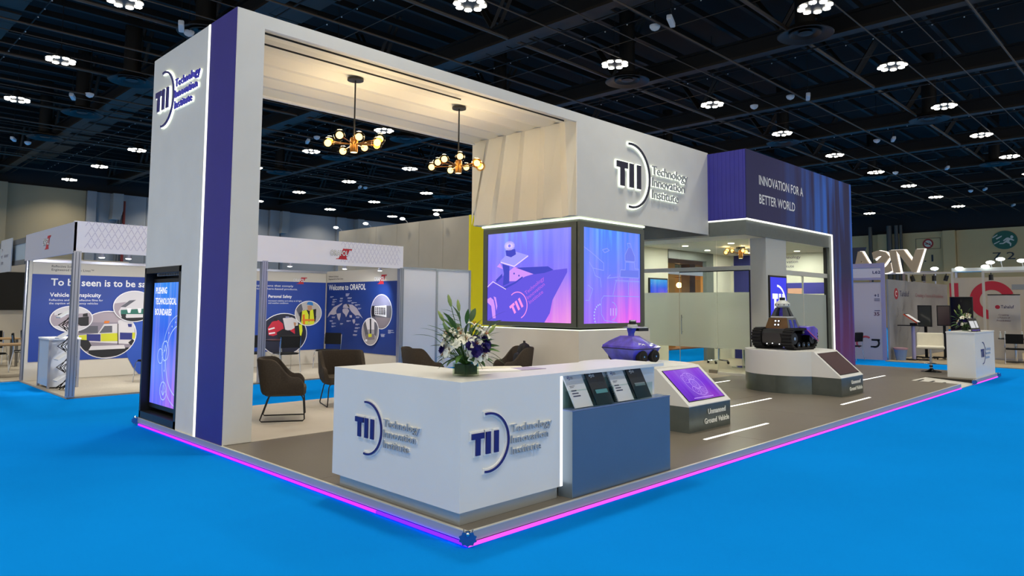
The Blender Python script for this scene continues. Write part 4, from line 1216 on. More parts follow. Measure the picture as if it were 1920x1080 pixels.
# ---------------------------------------------------------------- tracked robot
r2 = E('tracked_robot', (0, 0, 0), 'black tracked robot with grey cab and violet hood on far plinth', 'robot')
prof = [(-.34, 0), (.34, 0), (.44, .08), (.475, .2), (.45, .32), (.36, .385), (-.36, .385), (-.45, .32), (-.475, .2), (-.44, .08)]
dense = []
for i, p in enumerate(prof):
    q = prof[(i + 1) % len(prof)]; l = math.hypot(q[0] - p[0], q[1] - p[1]); k = max(1, round(l / .055))
    for j in range(k): dense.append((p[0] + (q[0] - p[0]) * j / k, p[1] + (q[1] - p[1]) * j / k))
for sy in (-1, 1):
    y0, y1 = (sy * .24, sy * .43)
    m = MB(); n = len(dense)
    inner = [(a * .91, .2 + (b - .2) * .86) for a, b in dense]
    m.rings([[(a, y0, b) for a, b in dense], [(a, y1, b) for a, b in dense], [(a, y1, b) for a, b in inner], [(a, y0, b) for a, b in inner]], loop=True)
    tk = m.build('track', rubber, r2)
    m = MB()
    for i in range(len(dense)):
        p, q = dense[i], dense[(i + 1) % len(dense)]
        dx, dz = q[0] - p[0], q[1] - p[1]; l = math.hypot(dx, dz); ux, uz = dx / l, dz / l; nx, nz = uz, -ux
        c = (p[0] + dx * .5, p[1] + dz * .5); hw = l * .3
        b8 = []
        for yy in (y0 - sy * .005, y1 + sy * .005):
            for (s_, h_) in ((-hw, -.01), (hw, -.01), (hw * .8, .018), (-hw * .8, .018)): b8.append((c[0] + ux * s_ + nx * h_, yy, c[1] + uz * s_ + nz * h_))
        m.add(b8, [(0, 1, 2, 3), (7, 6, 5, 4), (0, 4, 5, 1), (1, 5, 6, 2), (2, 6, 7, 3), (3, 7, 4, 0)])
    m.build('tread_lugs', rubber, tk, kind='stuff')
    for (x, r, z) in ((-.32, .11, .2), (.32, .11, .2), (-.17, .055, .075), (0, .055, .075), (.17, .055, .075), (0, .04, .32)):
        MB().cyl((x, sy * .26, z), (x, sy * .41, z), r, 16).build('road_wheel', dark_metal, tk)
        MB().cyl((x, sy * .41, z), (x, sy * .418, z), r * .3, 10).build('wheel_bolt', chrome, tk)
bd = M('hull_black', '#1d1d1e', .35)
MB().prism([(-.42, .10), (-.36, .06), (.38, .06), (.44, .16), (.42, .34), (-.36, .38), (-.44, .3)], 1, -.235, .235).build('hull', bd, r2, bev=.01)
slab(Fr((-.44, .0, 0), (0, -1, 0)), [[(-.2, .12), (.2, .12), (.21, .2), (.17, .3), (-.17, .3), (-.21, .2)]], 'end_plate', M('plate_dark', '#34332f', .4), r2, -.02, .035)
m = MB()
for (b, z) in ((-.15, .09), (.0, .1), (.12, .09)): m.sph((-.425, b, z), .012, 6, 4)
m.build('tow_lights', EM('marker_lamp', '#ffffff', 1.5), r2)
# cab
m = MB(); m.rings([[(-.27, -.26, .375), (.16, -.26, .375), (.16, .26, .375), (-.27, .26, .375)], [(-.22, -.20, .60), (.09, -.20, .60), (.09, .20, .60), (-.22, .20, .60)]])
cab = m.build('cab', M('cab_grey', '#6b6f72', .4, .3), r2)
fe = Fr((-.2705, 0, .375), (0, -1, 0), Vector((.05, 0, .225)).normalized())
slab(fe, [[(-.25, .01), (.25, .01), (.195, .225), (-.195, .225)]], 'rear_panel', M('bronze_panel', '#8a6a33', .3, .7, noise=(4, .3)), cab, 0, .006)
for k in range(4):
    a, b = (-.035 + .07 * (k % 2)), .085 + .075 * (k // 2)
    slab(fe, [ell(a, b, .03, None, 16)], 'lamp_bezel', black, cab, .006, .006)
    slab(fe, [ell(a, b, .018, None, 14)], 'lamp_lens', EM('marker_lamp'), cab, .012, .003)
fs = Fr((0, -.2605, .375), (1, 0, 0), Vector((0, .06, .225)).normalized())
for x0 in (-.20, -.05):
    slab(fs, [[(x0, .02), (x0 + .11, .02), (x0 + .09, .19), (x0 + .02, .19)]], 'window', M('blue_window', '#2c3aa8', .2, noise=(10, .4)), cab, 0, .006)
B(.15, .24, .0, .20, .40, .62).build('rear_box', black, r2)
# hood
m = MB(); m.rings([[(.08, -.44, .42), (.08, .44, .42), (.08, .44, .36), (.08, -.44, .36)], [(.30, -.47, .44), (.30, .47, .44), (.30, .47, .21), (.30, -.47, .21)], [(.52, -.42, .38), (.52, .42, .38), (.52, .42, .13), (.52, -.42, .13)]])
hd = m.build('hood', M('hood_wrap', '#4a2fc0', .3, noise=(4, .6), coat=.4), r2, bev=.015)
fh = Fr((.10, -.46, .4), (1, 0, 0))
fh = Fr((.08, -.445, 0), Vector((.22, -.03, 0)).normalized()); fh2 = Fr((.30, -.475, 0), Vector((.22, .05, 0)).normalized())
slab(fh, line([(.0, .365), (.225, .215)], .014), 'red_trim', M('pink_trim', '#c0506a', .4), hd, -.002, .008)
slab(fh2, line([(.0, .215), (.225, .135)], .014), 'red_trim', M('pink_trim'), hd, -.002, .008)
slab(Fr((.3, -.2, .425), (.97, 0, -.1), (0, 1, 0)), sum((line([(.02 + .03 * k, -.1), (.05 + .03 * k, 0), (.02 + .03 * k, .12)], .012) for k in range(3)), []), 'decal', txt_white, hd, -.012, .014)
# sensor tower
B(-.2, .06, -.17, .17, .60, .625).build('deck_plate', M('deck_plate', '#d5d7d4', .4), r2)
for (x, y) in ((-.14, -.13), (-.14, .13), (.02, -.13), (.02, .13)):
    MB().rings([[(x - .045, y - .045, .625), (x + .045, y - .045, .625), (x + .045, y + .045, .625), (x - .045, y + .045, .625)], [(x * .5 - .06, y * .6 - .03, .80), (x * .5 + .0, y * .6 - .03, .80), (x * .5 + .0, y * .6 + .03, .80), (x * .5 - .06, y * .6 + .03, .80)]]).build('tower_leg', M('leg_grey', '#45484c', .4), r2)
MB().rings([[(-.10, -.05, .63), (.0, -.05, .63), (.0, .05, .63), (-.1, .05, .63)], [(-.09, -.03, .8), (-.02, -.03, .8), (-.02, .03, .8), (-.09, .03, .8)]]).build('tower_core', wrap, r2)
oc = lambda r, z, c=-.05: [(c + r * math.cos(PI / 8 + k * PI / 4), r * math.sin(PI / 8 + k * PI / 4), z) for k in range(8)]
MB().rings([oc(.10, .80), oc(.145, .83), oc(.145, .88), oc(.07, .945)]).build('sensor_head', M('head_white', '#cfd2cd', .4), r2)
m = MB()
for k in range(8):
    a = k * PI / 4 + PI / 8 + .39
    m.sph((-.05 + .135 * math.cos(a), .135 * math.sin(a), .855), .012, 6, 4)
m.build('camera_eye', black, r2)
MB().lathe((-.05, 0, .945), [(.05, 0), (.055, .015), (.055, .05), (.045, .056)], 16).build('lidar', M('lidar_dark', '#2a2c2e', .3, .4), r2, True)
put(r2, 10.45, 2.22, .904, -8)

# ---------------------------------------------------------------- far podium with tablets
pd = E('podium', (16.7, .3, PH), 'white podium with company logo at the far platform end', 'podium')
B(15.66, 17.68, .02, .60, PH, 1.135).build('body', white, pd, bev=.004)
B(15.65, 17.69, .01, .61, 1.135, 1.165).build('top', white, pd)
logo(FY(.02), 16.38, .66, .26, pd, th=.01, face=M('podium_blue', '#2b3a7c', .5), tface=M('podium_text', '#9fb0c8', .5))
for i, x in enumerate((15.85, 16.15)):
    t = E('tablet', (x + .12, .2, 1.165), ('left' if i == 0 else 'right') + ' black tablet leaning on the far podium', 'tablet', 'tablets on the far podium')
    f_ = Fr((x, .12, 1.165), (1, -.25, 0), Vector((0, .3, 1)).normalized())
    slab(f_, [rect(0, 0, .26, .32)], 'frame', black, t, 0, .012)
    slab(f_, [rect(.03, .09, .23, .26)], 'white_square', EM('tablet_white', '#e8e8ea', .8), t, .012, .002)
    slab(f_, [rect(.03, .02, .23, .05)], 'lilac_bar', EM('tablet_lilac', '#6a5ab0', .6), t, .012, .002)

# ---------------------------------------------------------------- neighbouring stands
fab = M('black_fabric', '#111214', .85, bump=(250, .2), spec=.2)
def visitor_chair(label, group):
    t = E('visitor_chair', (0, 0, 0), label, 'chair', group)
    B(-.235, .235, -.22, .22, .43, .475).build('seat', fab, t, bev=.02)
    m = MB(); rs = []
    for i in range(9):
        a = -1 + i / 4; rs.append([(.23 * a, .235 - .03 * (1 - a * a) + dy + .05 * (z - .6), z) for dy, z in ((0, .60), (.03, .60), (.045, .88), (.015, .90))])
    m.rings(rs); m.build('backrest', fab, t, True)
    for sx in (-1, 1):
        m = MB(); m.tube([(sx * .25, .27, .86), (sx * .25, .23, .46), (sx * .25, .30, .0)], .011, 7); m.build('rear_leg', chrome, t, True)
        m = MB(); m.tube([(sx * .25, .23, .46), (sx * .25, -.2, .44), (sx * .25, -.24, .40), (sx * .26, -.28, 0)], .011, 7); m.build('front_leg', chrome, t, True)
    return t

# --- blue ORAFOL stand behind the lounge
ob = E('shell_booth', (3.6, 12.4, 0), 'white shell-scheme booth with ORAFOL fascia and blue posters', 'booth')
FYo, BYo, XR = 10.55, 14.10, 7.19
wpan = M('white_panel', '#f0eff4', .5); wpan2 = M('white_panel_warm', '#cfc9bd', .55)
B(-.03, XR, FYo, 14.3, .0, .03).build('booth_floor', M('beige_carpet', '#a39b8c', .95, noise=(30, .08)), ob)
def post(x, y, z1=2.62, w_=.06, par=None):
    m = MB(); m.box(x - w_, x + w_, y - w_, y + w_, .03, z1)
    p = m.build('post', alu, par or ob)
    g = MB()
    for s in (-1, 1):
        g.box(x + s * w_ * .45 - .006, x + s * w_ * .45 + .006, y - w_ - .002, y - w_ + .002, .05, z1 - .02); g.box(x - w_ - .002, x - w_ + .002, y + s * w_ * .45 - .006, y + s * w_ * .45 + .006, .05, z1 - .02)
    g.build('groove', M('groove_dark', '#6d7280', .5), p)
post(.02, FYo + .02); post(.02, 14.22); post(XR - .03, FYo + .02); post(3.55, FYo + .02, par=ob)
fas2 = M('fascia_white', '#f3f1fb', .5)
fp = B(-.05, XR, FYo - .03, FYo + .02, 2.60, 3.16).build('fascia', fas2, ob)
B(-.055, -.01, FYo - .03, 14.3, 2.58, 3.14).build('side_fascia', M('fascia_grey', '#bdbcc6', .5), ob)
o_ = []
hexm = M('fascia_pattern', '#c6c2dc', .5)
for i in range(15):
    for j in range(5):
        for (x0, sgn) in ((.12, 1), (5.4, 1)):
            cx, cy = x0 + .11 * i + .055 * (j % 2), 2.68 + .1 * j
            if i / 15 < .95: o_ += line([(cx, cy), (cx + .05, cy + .09), (cx + .1, cy)], .008)
flat(FY(FYo - .03), o_, 'fascia_pattern', hexm, fp, .002)
redm = M('brand_red', '#c32a35', .5); greyo = M('outline_grey', '#6a6470', .5)
def orafol(fr, x, y, h, par, w_=None):
    """logo lettering with slanted red ribbon; x = left of letters, y = base line"""
    wd = h * 4.1
    k = lambda pts: [(x + a * wd, y + b * h) for a, b in pts]
    flat(fr, [k([(.50, -.35), (.72, 1.45), (1.12, 1.45), (.92, -.35)]), k([(1.02, 1.45), (1.25, 1.45), (1.18, 1.05)]), k([(.42, -.75), (.98, -.75), (.90, -.35), (.50, -.35)]), k([(.30, -.75), (.42, -.75), (.42, -.5)])], 'red_ribbon', redm, par, .003)
    text(fr, 'ORAFOL', x, y, h, 'logo_outline', greyo, par, w=wd * 1.02, off=.005, bold=.055)
    text(fr, 'ORAFOL', x + .01 * wd, y, h, 'logo_lettering', txt_white, par, w=wd, off=.007, bold=.02)
(lx, lz), = [(5.114, 2.83)]
orafol(FY(FYo - .03), lx, lz, .115, fp)
sf = [c for c in ob.children if c.name.startswith('side_fascia')][0]
orafol(FX(-.055), -12.75, 2.83, .12, sf)
# walls
B(0, XR, BYo, BYo + .04, .03, 2.62).build('rear_wall', wpan2, ob)
B(XR - .04, XR, FYo + .06, BYo, .03, 2.62).build('side_wall', wpan2, ob)
B(.05, XR, BYo - .03, BYo - .01, 2.56, 2.62).build('rail', alu, ob)
# rear poster
pb = M('poster_blue', '#1a3f98', .5, noise=(2, .06)); pb2 = M('poster_blue_light', '#2450b4', .5)
cw = M('cap_white', '#eeeef2', .5); lil = M('pale_lilac', '#b8b2c4', .5); dk = M('print_black', '#16161c', .5); sky = M('print_sky', '#8d8fb0', .5)
gp1 = E('wall_poster', (3.6, BYo - .02, .42), 'blue rear poster reading To be seen is to be safe with vehicle photos', 'poster')
f = FY(BYo - .012)
slab(f, [rect(.06, .42, XR - .06, 2.30)], 'blue_print', pb, gp1, -.01, .012)
slab(f, [rect(.06, 2.30, XR - .06, 2.56)], 'white_print', wpan2, gp1, -.01, .011)
flat(f, ringp(3.4, 1.0, 1.1, 1.5, n=32), 'pale_swirl', pb2, gp1, .003)
(tx, tz), (tx2, tz2), (tx3, tz3), (tx4, tz4) = [(0.403, 2.063), (0.395, 1.819), (0.388, 1.744), (0.405, 2.458)]
text(f, 'To be seen is to be safe', tx, tz, .15, 'headline', txt_white, gp1, bold=.02)
text(f, 'Vehicle Conspicuity', tx2, tz2, .085, 'subheading', txt_white, gp1, bold=.02, w=1.0)
text(f, ['Reflective and retroreflective films for', 'the caption of emergency vehicles'], tx3, tz3 - .02, .045, 'small_print', txt_white, gp1, sp=1.6, ws=(1.05, .95))
text(f, ['Reflective Solutions', 'Engineered to Save Lives™'], tx4, tz4 + .0, .05, 'header_print', dk, gp1, sp=1.5, ws=(.55, .82))
def disc(fr, c, rx, ry, bg, items, par, rim=.02, z=.005):
    flat(fr, [ell(c[0], c[1], rx + rim, ry + rim, 40)], 'photo_rim', cw, par, z)
    flat(fr, [ell(c[0], c[1], rx, ry, 40)], 'photo_ground', bg, par, z + .001)
    byc = {}
    for i, (mt, pl) in enumerate(items):
        q = clip_ell([pl], c[0], c[1], rx, ry, 36)
        if q: byc.setdefault(i, (mt, q))
    for i, (mt, q) in byc.items():
        flat(fr, q, 'photo_shape', mt, par, z + .002 + .0007 * i)
YEL = M('print_yellow', '#cfd02a', .5); NVY = M('print_navy', '#27307c', .5); GRY = M('print_grey', '#5c5c66', .5); LGR = M('print_light', '#d6d2d6', .5); RED = M('print_red', '#c4263c', .5); ORG_ = M('print_orange', '#e07a1e', .5); SKN = M('print_skin', '#b98a6a', .5); TEAL = M('print_teal', '#1f6a5c', .5); LIM = M('print_lime', '#d8e02c', .5)
V = [[[0.978, 1.252], [2.151, 1.237], [2.142, 1.459], [0.969, 1.462]], [[0.989, 1.015], [1.367, 1.006], [1.36, 1.167], [0.982, 1.173]], [[0.968, 0.969], [1.367, 1.001], [1.479, 1.205], [1.773, 1.215], [1.77, 1.283], [2.108, 1.348], [2.16, 0.726], [0.974, 0.832]], [[1.142, 0.985], [1.421, 0.978], [1.428, 0.818], [1.149, 0.84]], [[1.428, 0.992], [1.77, 0.997], [1.778, 0.812], [1.435, 0.818]], [[0.992, 0.963], [1.143, 0.972], [1.149, 0.84], [0.996, 0.871]], [[1.819, 1.009], [2.085, 0.995], [2.086, 0.838], [1.826, 0.846]], [[2.084, 1.003], [2.141, 1.002], [2.147, 0.856], [2.091, 0.857]], [[1.391, 1.006], [1.492, 1.165], [1.651, 1.167], [1.658, 1.013]], [[1.76, 1.215], [1.778, 1.214], [1.799, 0.738], [1.781, 0.739]], [[0.996, 0.871], [1.184, 0.852], [1.248, 0.731], [1.218, 0.613], [1.077, 0.619], [1.002, 0.727]], [[1.193, 0.64], [2.023, 0.662], [2.004, 0.498], [1.392, 0.446], [1.198, 0.535]], [[1.237, 0.718], [1.919, 0.72], [1.948, 0.637], [1.194, 0.627]], [[2.005, 0.772], [2.091, 0.852], [2.157, 0.795], [2.125, 0.658]], [[1.487, 1.278], [1.597, 1.276], [1.575, 1.231], [1.478, 1.224]], [[1.974, 1.206], [2.065, 1.205], [2.063, 1.133], [1.992, 1.135]]]
(c0, r0) = ((1.562, 0.967), (2.158, 0.952))
disc(f, c0, r0[0] - c0[0], 0.521, M('print_mauve', '#8d8492', .5),
     [(M('print_mauve2', '#a79aa4', .5), V[0]), (GRY, V[1]), (LGR, V[2]), (NVY, V[3]), (YEL, V[4]), (YEL, V[5]), (NVY, V[6]), (YEL, V[7]), (GRY, V[8]), (dk, V[9]), (dk, V[10]), (dk, V[11]), (LGR, V[12]), (dk, V[13]), (ORG_, V[14]), (NVY, V[15])], gp1)
V = [[[1.666, 1.95], [2.487, 1.965], [2.494, 1.796], [1.678, 1.678]], [[1.761, 1.487], [1.83, 1.624], [2.0, 1.776], [2.492, 1.838], [2.512, 1.345], [1.817, 1.35]], [[1.794, 1.596], [1.989, 1.749], [2.129, 1.764], [1.907, 1.591]], [[1.809, 1.528], [2.503, 1.57], [2.509, 1.429], [1.813, 1.432]], [[1.933, 1.569], [2.035, 1.569], [2.014, 1.459], [1.963, 1.459]], [[2.163, 1.57], [2.253, 1.57], [2.245, 1.458], [2.193, 1.458]], [[1.813, 1.432], [1.926, 1.432], [1.931, 1.322], [1.843, 1.323]], [[1.692, 1.351], [2.512, 1.359], [2.517, 1.232], [1.697, 1.243]], [[1.915, 1.391], [2.51, 1.401], [2.512, 1.359], [1.93, 1.344]]]
(c0, r0) = ((2.097, 1.611), (2.082, 1.958))
disc(f, c0, (r0[1] - c0[1]) * 1.25, r0[1] - c0[1], M('print_mauve2'), [(LGR, V[0]), (LGR, V[1]), (GRY, V[2]), (TEAL, V[3]), (cw, V[4]), (cw, V[5]), (dk, V[6]), (dk, V[7]), (LGR, V[8])], gp1, z=.03)
V = [[[0.485, 1.619], [1.173, 1.621], [1.18, 1.462], [0.495, 1.413]], [[0.56, 1.438], [0.738, 1.489], [0.742, 1.411], [0.563, 1.386]], [[0.927, 1.358], [1.16, 1.382], [1.168, 1.196], [1.053, 1.146], [0.933, 1.226]], [[0.505, 1.181], [1.193, 1.17], [1.199, 1.037], [0.511, 1.052]], [[1.04, 1.436], [1.133, 1.462], [1.141, 1.382], [1.043, 1.378]]]
c0 = (0.827, 1.332)
disc(f, c0, .40, .27, M('print_mauve2'), [(LGR, V[0]), (dk, V[1]), (dk, V[2]), (LGR, V[3]), (dk, V[4])], gp1, z=.03)
# right part of the rear poster: rescue crew and the man in the vest
orafol(f, *(6.109, 2.305), .085, gp1)
(ax, az), (bx, bz), (cx_, cz_) = [(5.356, 2.155), (5.411, 1.856), (5.414, 1.785)]
text(f, ['and applications that comply', 'with microsphere-based products.'], ax - .55, az, .05, 'small_print', txt_white, gp1, sp=1.7, ws=(1.32, 1.45))
text(f, 'Personal Safety', bx, bz, .075, 'subheading', txt_white, gp1, bold=.02, w=.68)
text(f, ['increased visibility and safety at all light', 'and weather conditions'], cx_, cz_ - .03, .038, 'small_print', txt_white, gp1, sp=1.6, ws=(.98, .58))
V = [[[5.844, 1.302], [6.104, 1.324], [6.293, 1.249], [6.301, 1.004], [5.933, 0.963]], [[5.419, 1.045], [5.539, 1.209], [5.716, 1.255], [5.848, 1.157], [5.879, 1.013], [5.729, 0.872], [5.578, 0.828], [5.451, 0.855]], [[5.433, 1.021], [5.608, 1.065], [5.622, 1.029], [5.446, 0.985]], [[5.449, 0.914], [5.625, 0.934], [5.639, 0.898], [5.463, 0.874]], [[5.587, 1.304], [5.676, 1.315], [5.691, 1.231], [5.59, 1.228]], [[5.676, 0.921], [5.853, 1.013], [6.117, 0.935], [6.227, 0.811], [6.178, 0.691], [5.735, 0.705]], [[6.063, 0.961], [6.193, 1.031], [6.329, 0.955], [6.225, 0.86]], [[6.162, 1.19], [6.242, 1.176], [6.232, 1.079], [6.178, 1.092]], [[6.192, 1.08], [6.431, 1.125], [6.471, 0.707], [6.23, 0.714]], [[6.323, 1.126], [6.418, 1.125], [6.437, 0.953], [6.401, 0.807], [6.36, 0.832]], [[5.92, 1.349], [6.024, 1.349], [6.026, 1.312], [5.921, 1.301]], [[5.951, 0.794], [6.228, 0.762], [6.229, 0.733], [5.952, 0.756]]]
c0 = (5.884, 0.868); r0 = (5.865, 1.422)
disc(f, c0, (r0[1] - c0[1]) * 1.22, r0[1] - c0[1], M('print_night', '#1e2238', .5), [(LGR, V[0]), (RED, V[1]), (cw, V[2]), (cw, V[3]), (dk, V[4]), (dk, V[5]), (RED, V[6]), (SKN, V[7]), (dk, V[8]), (LIM, V[9]), (sky, V[10]), (cw, V[11])], gp1)
V = [[[6.202, 1.567], [6.358, 1.74], [6.418, 1.543], [6.316, 1.347]], [[6.313, 1.445], [6.446, 1.518], [6.746, 1.543], [6.836, 1.343], [6.813, 1.194], [6.348, 1.199]], [[6.398, 1.494], [6.527, 1.531], [6.599, 1.394], [6.608, 1.122], [6.377, 1.125]], [[6.637, 1.518], [6.732, 1.543], [6.785, 1.194], [6.759, 1.12], [6.622, 1.122]], [[6.405, 1.272], [6.782, 1.269], [6.784, 1.214], [6.407, 1.218]], [[6.409, 1.395], [6.476, 1.407], [6.499, 1.124], [6.431, 1.125]], [[6.551, 1.642], [6.687, 1.655], [6.696, 1.543], [6.637, 1.493], [6.568, 1.518]], [[6.528, 1.679], [6.561, 1.746], [6.656, 1.767], [6.718, 1.73], [6.732, 1.648]], [[6.746, 1.543], [6.829, 1.556], [6.822, 1.343], [6.767, 1.319]]]
c0 = (6.593, 1.431); r0 = (6.582, 1.761)
disc(f, c0, (r0[1] - c0[1]) * 1.2, r0[1] - c0[1], M('print_pale', '#b9b4b2', .5), [(GRY, V[0]), (dk, V[1]), (LIM, V[2]), (LIM, V[3]), (ORG_, V[4]), (ORG_, V[5]), (SKN, V[6]), (M('print_blue', '#2c7cc0', .5), V[7]), (dk, V[8])], gp1, z=.03)

# side poster "Welcome"
gp2 = E('wall_poster', (XR - .06, 12.4, .42), 'blue side poster reading Welcome to ORAFOL with world map', 'poster')
XS = XR - .045
f = FX(XS)
slab(f, [rect(-BYo + .06, .42, -FYo - .1, 2.30)], 'blue_print', M('poster_blue_side', '#163784', .5, noise=(2, .06)), gp2, -.01, .012)
slab(f, [rect(-BYo + .06, 2.30, -FYo - .1, 2.58)], 'white_print', wpan2, gp2, -.01, .011)
(wx, wz), (wx2, _z) = [(-13.94, 2.089), (-12.081, 2.115)]
text(f, 'Welcome to ORAFOL', wx, wz, .15, 'headline', txt_white, gp2, w=wx2 - wx, bold=.02)
orafol(f, *(-11.694, 2.307), .11, gp2)
text(f, ['Reflective Solutions', 'Engineered to Save Lives'], -13.946, 2.45, .045, 'header_print', dk, gp2, sp=1.6, ws=(.5, .75))
mp = [[[-13.976, 1.304], [-13.902, 1.422], [-13.649, 1.606], [-13.206, 1.732], [-13.244, 1.683], [-13.443, 1.599], [-13.516, 1.511], [-13.496, 1.428], [-13.639, 1.393], [-13.806, 1.402]], [[-13.486, 1.428], [-13.273, 1.445], [-13.28, 1.363], [-13.344, 1.234], [-13.429, 1.306]], [[-13.197, 1.542], [-13.138, 1.575], [-12.94, 1.577], [-12.849, 1.518], [-12.933, 1.423], [-13.003, 1.338], [-13.056, 1.408], [-13.184, 1.474]], [[-13.18, 1.596], [-13.143, 1.678], [-12.995, 1.706], [-12.885, 1.68], [-12.843, 1.599], [-12.965, 1.582]], [[-12.995, 1.701], [-12.7, 1.681], [-12.48, 1.589], [-12.356, 1.472], [-12.186, 1.317], [-12.305, 1.38], [-12.425, 1.405], [-12.543, 1.389], [-12.641, 1.441], [-12.75, 1.493], [-12.841, 1.572]], [[-12.683, 1.28], [-12.563, 1.296], [-12.546, 1.23], [-12.605, 1.162], [-12.671, 1.222]], [[-12.834, 1.398], [-12.712, 1.4], [-12.709, 1.333], [-12.821, 1.336]]]
flat(f, mp, 'world_map', lil, gp2, .004)
o_ = []
for (a, b) in [[-13.847, 1.911], [-13.712, 1.833], [-13.735, 1.772], [-13.758, 1.697], [-13.328, 1.869], [-13.35, 1.797], [-13.047, 1.988], [-13.046, 1.95], [-12.953, 1.879], [-12.94, 1.798], [-12.752, 1.747], [-12.58, 1.689], [-12.433, 1.597], [-13.741, 1.342], [-13.84, 1.237], [-13.732, 1.17], [-13.739, 1.087], [-13.296, 1.17], [-12.975, 1.253], [-12.518, 1.363], [-12.534, 1.172], [-12.554, 1.076], [-12.598, 0.99], [-12.642, 0.888], [-11.039, 1.052], [-11.037, 1.002], [-11.359, 0.94], [-11.336, 0.903]]:
    o_ += [rect(a, b - .014, a + R.uniform(.14, .26), b), rect(a, b - .036, a + R.uniform(.1, .18), b - .024)]
flat(f, o_, 'map_captions', M('caption_white', '#b9bcd4', .5), gp2, .004)
c0, r0 = ((-11.349, 1.511), (-11.364, 1.943))
rr = r0[1] - c0[1]
V = [[[-11.912, 1.971], [-10.858, 1.966], [-10.848, 1.667], [-11.9, 1.659]], [[-11.831, 1.66], [-11.628, 1.661], [-11.618, 1.379], [-11.82, 1.376]], [[-11.65, 1.648], [-11.125, 1.677], [-11.114, 1.375], [-11.642, 1.43]], [[-11.124, 1.665], [-10.888, 1.617], [-10.88, 1.367], [-11.114, 1.375]], [[-11.617, 1.366], [-10.837, 1.356], [-10.827, 1.046], [-11.429, 1.052]]]
items = [(sky, V[0]), (dk, V[1]), (cw, V[2]), (GRY, V[3]), (M('print_taupe', '#7d747a', .5), V[4])]
for (a, b) in [[-11.618, 1.62], [-11.616, 1.572], [-11.614, 1.523], [-11.613, 1.474], [-11.533, 1.62], [-11.532, 1.571], [-11.53, 1.523], [-11.528, 1.474], [-11.449, 1.62], [-11.447, 1.571], [-11.446, 1.523], [-11.444, 1.474], [-11.366, 1.619], [-11.364, 1.571], [-11.362, 1.523], [-11.36, 1.475], [-11.283, 1.619], [-11.281, 1.571], [-11.279, 1.523], [-11.278, 1.475], [-11.2, 1.619], [-11.198, 1.571], [-11.197, 1.523], [-11.195, 1.475]]:
    items.append((dk, rect(a, b - .034, a + .055, b)))
disc(f, c0, rr * 1.0462962962962958, rr, GRY, items, gp2)
c0, r0, r1_ = [(-11.792, 0.985), (-11.805, 1.329), (-11.418, 0.997)]
V = [[[-12.211, 1.369], [-11.397, 1.383], [-11.473, 1.051], [-12.058, 1.033]], [[-12.135, 1.213], [-12.022, 1.268], [-11.87, 0.91], [-12.005, 0.853]], [[-11.613, 1.251], [-11.434, 1.204], [-11.51, 0.872], [-11.601, 0.919]], [[-11.984, 0.906], [-11.601, 0.932], [-11.574, 0.793], [-11.979, 0.764]], [[-11.871, 0.923], [-11.713, 0.933], [-11.71, 0.851], [-11.858, 0.838]], [[-11.818, 1.324], [-11.751, 1.325], [-11.736, 0.94], [-11.79, 0.938]], [[-12.002, 0.776], [-11.911, 0.784], [-11.909, 0.728], [-12.0, 0.724]]]
disc(f, c0, abs(r1_[0] - c0[0]), r0[1] - c0[1], M('print_lgrey', '#a29c9e', .5), [(LGR, V[0]), (GRY, V[1]), (GRY, V[2]), (M('print_taupe'), V[3]), (YEL, V[4]), (dk, V[5]), (cw, V[6])], gp2, z=.03)

# furniture of the blue stand
vc = visitor_chair('black chrome-legged chair with its back to the lounge, before rescue photo', 'black chairs in the blue booth')
put(vc, 5.05, 12.35, .03, 188)
vc.rotation_euler.z = math.radians(176)
copy_tree(vc, (4.42, 12.95, .03), math.radians(170), 'black chair half hidden by booth post, in the blue booth')
copy_tree(vc, (6.45, 12.75, .03), math.radians(-60), 'black chair turned sideways near the world map poster')
copy_tree(vc, (1.93, 12.15, .03), math.radians(-75), 'black chair beside the tower, under the van photo')
t = E('round_table', (5.35, 13.2, .03), 'small black round table with chrome foot in the blue booth', 'table')
MB().lathe((5.35, 13.2, .03), [(.40, .72), (.40, .745)], 28).build('table_top', black, t)
MB().cyl((5.35, 13.2, .05), (5.35, 13.2, .75), .035, 12).build('stem', chrome, t)
MB().lathe((5.35, 13.2, .03), [(.28, 0), (.28, .012), (.05, .03)], 24).build('foot', chrome, t)
sc = E('showcase_counter', (.27, 12.55, .03), 'white showcase counter with frosted front inside blue booth', 'counter')
wg = M('frosted_showcase', '#a9c0d8', .3)
B(.0, .55, 12.12, 12.98, .97, 1.0).build('top', cw, sc); B(.05, .52, 12.17, 12.94, .06, .97).build('body', M('showcase_white', '#c3c8d2', .4), sc)
B(.02, .035, 12.16, 12.95, .08, .96).build('front_pane', wg, sc)
for (x, y) in ((.03, 12.15), (.03, 12.95), (.52, 12.15)): B(x - .02, x + .02, y - .02, y + .02, .03, .97).build('corner_post', alu, sc)
zr = E('brochure_rack', (.24, 11.75, .03), 'zigzag folding brochure rack standing behind the booth post', 'rack')
m = MB()
for s in (0, .26):
    zz = [(.10 + (.26 if k % 2 else 0), 11.65 + s, .06 + .2 * k) for k in range(8)]
    m.tube(zz, .012, 5); m.tube([(p[0] + (.06 if k % 2 == 0 else -.06), p[1], p[2]) for k, p in enumerate(zz)], .01, 5)
m.build('zigzag_arm', dark_metal, zr)
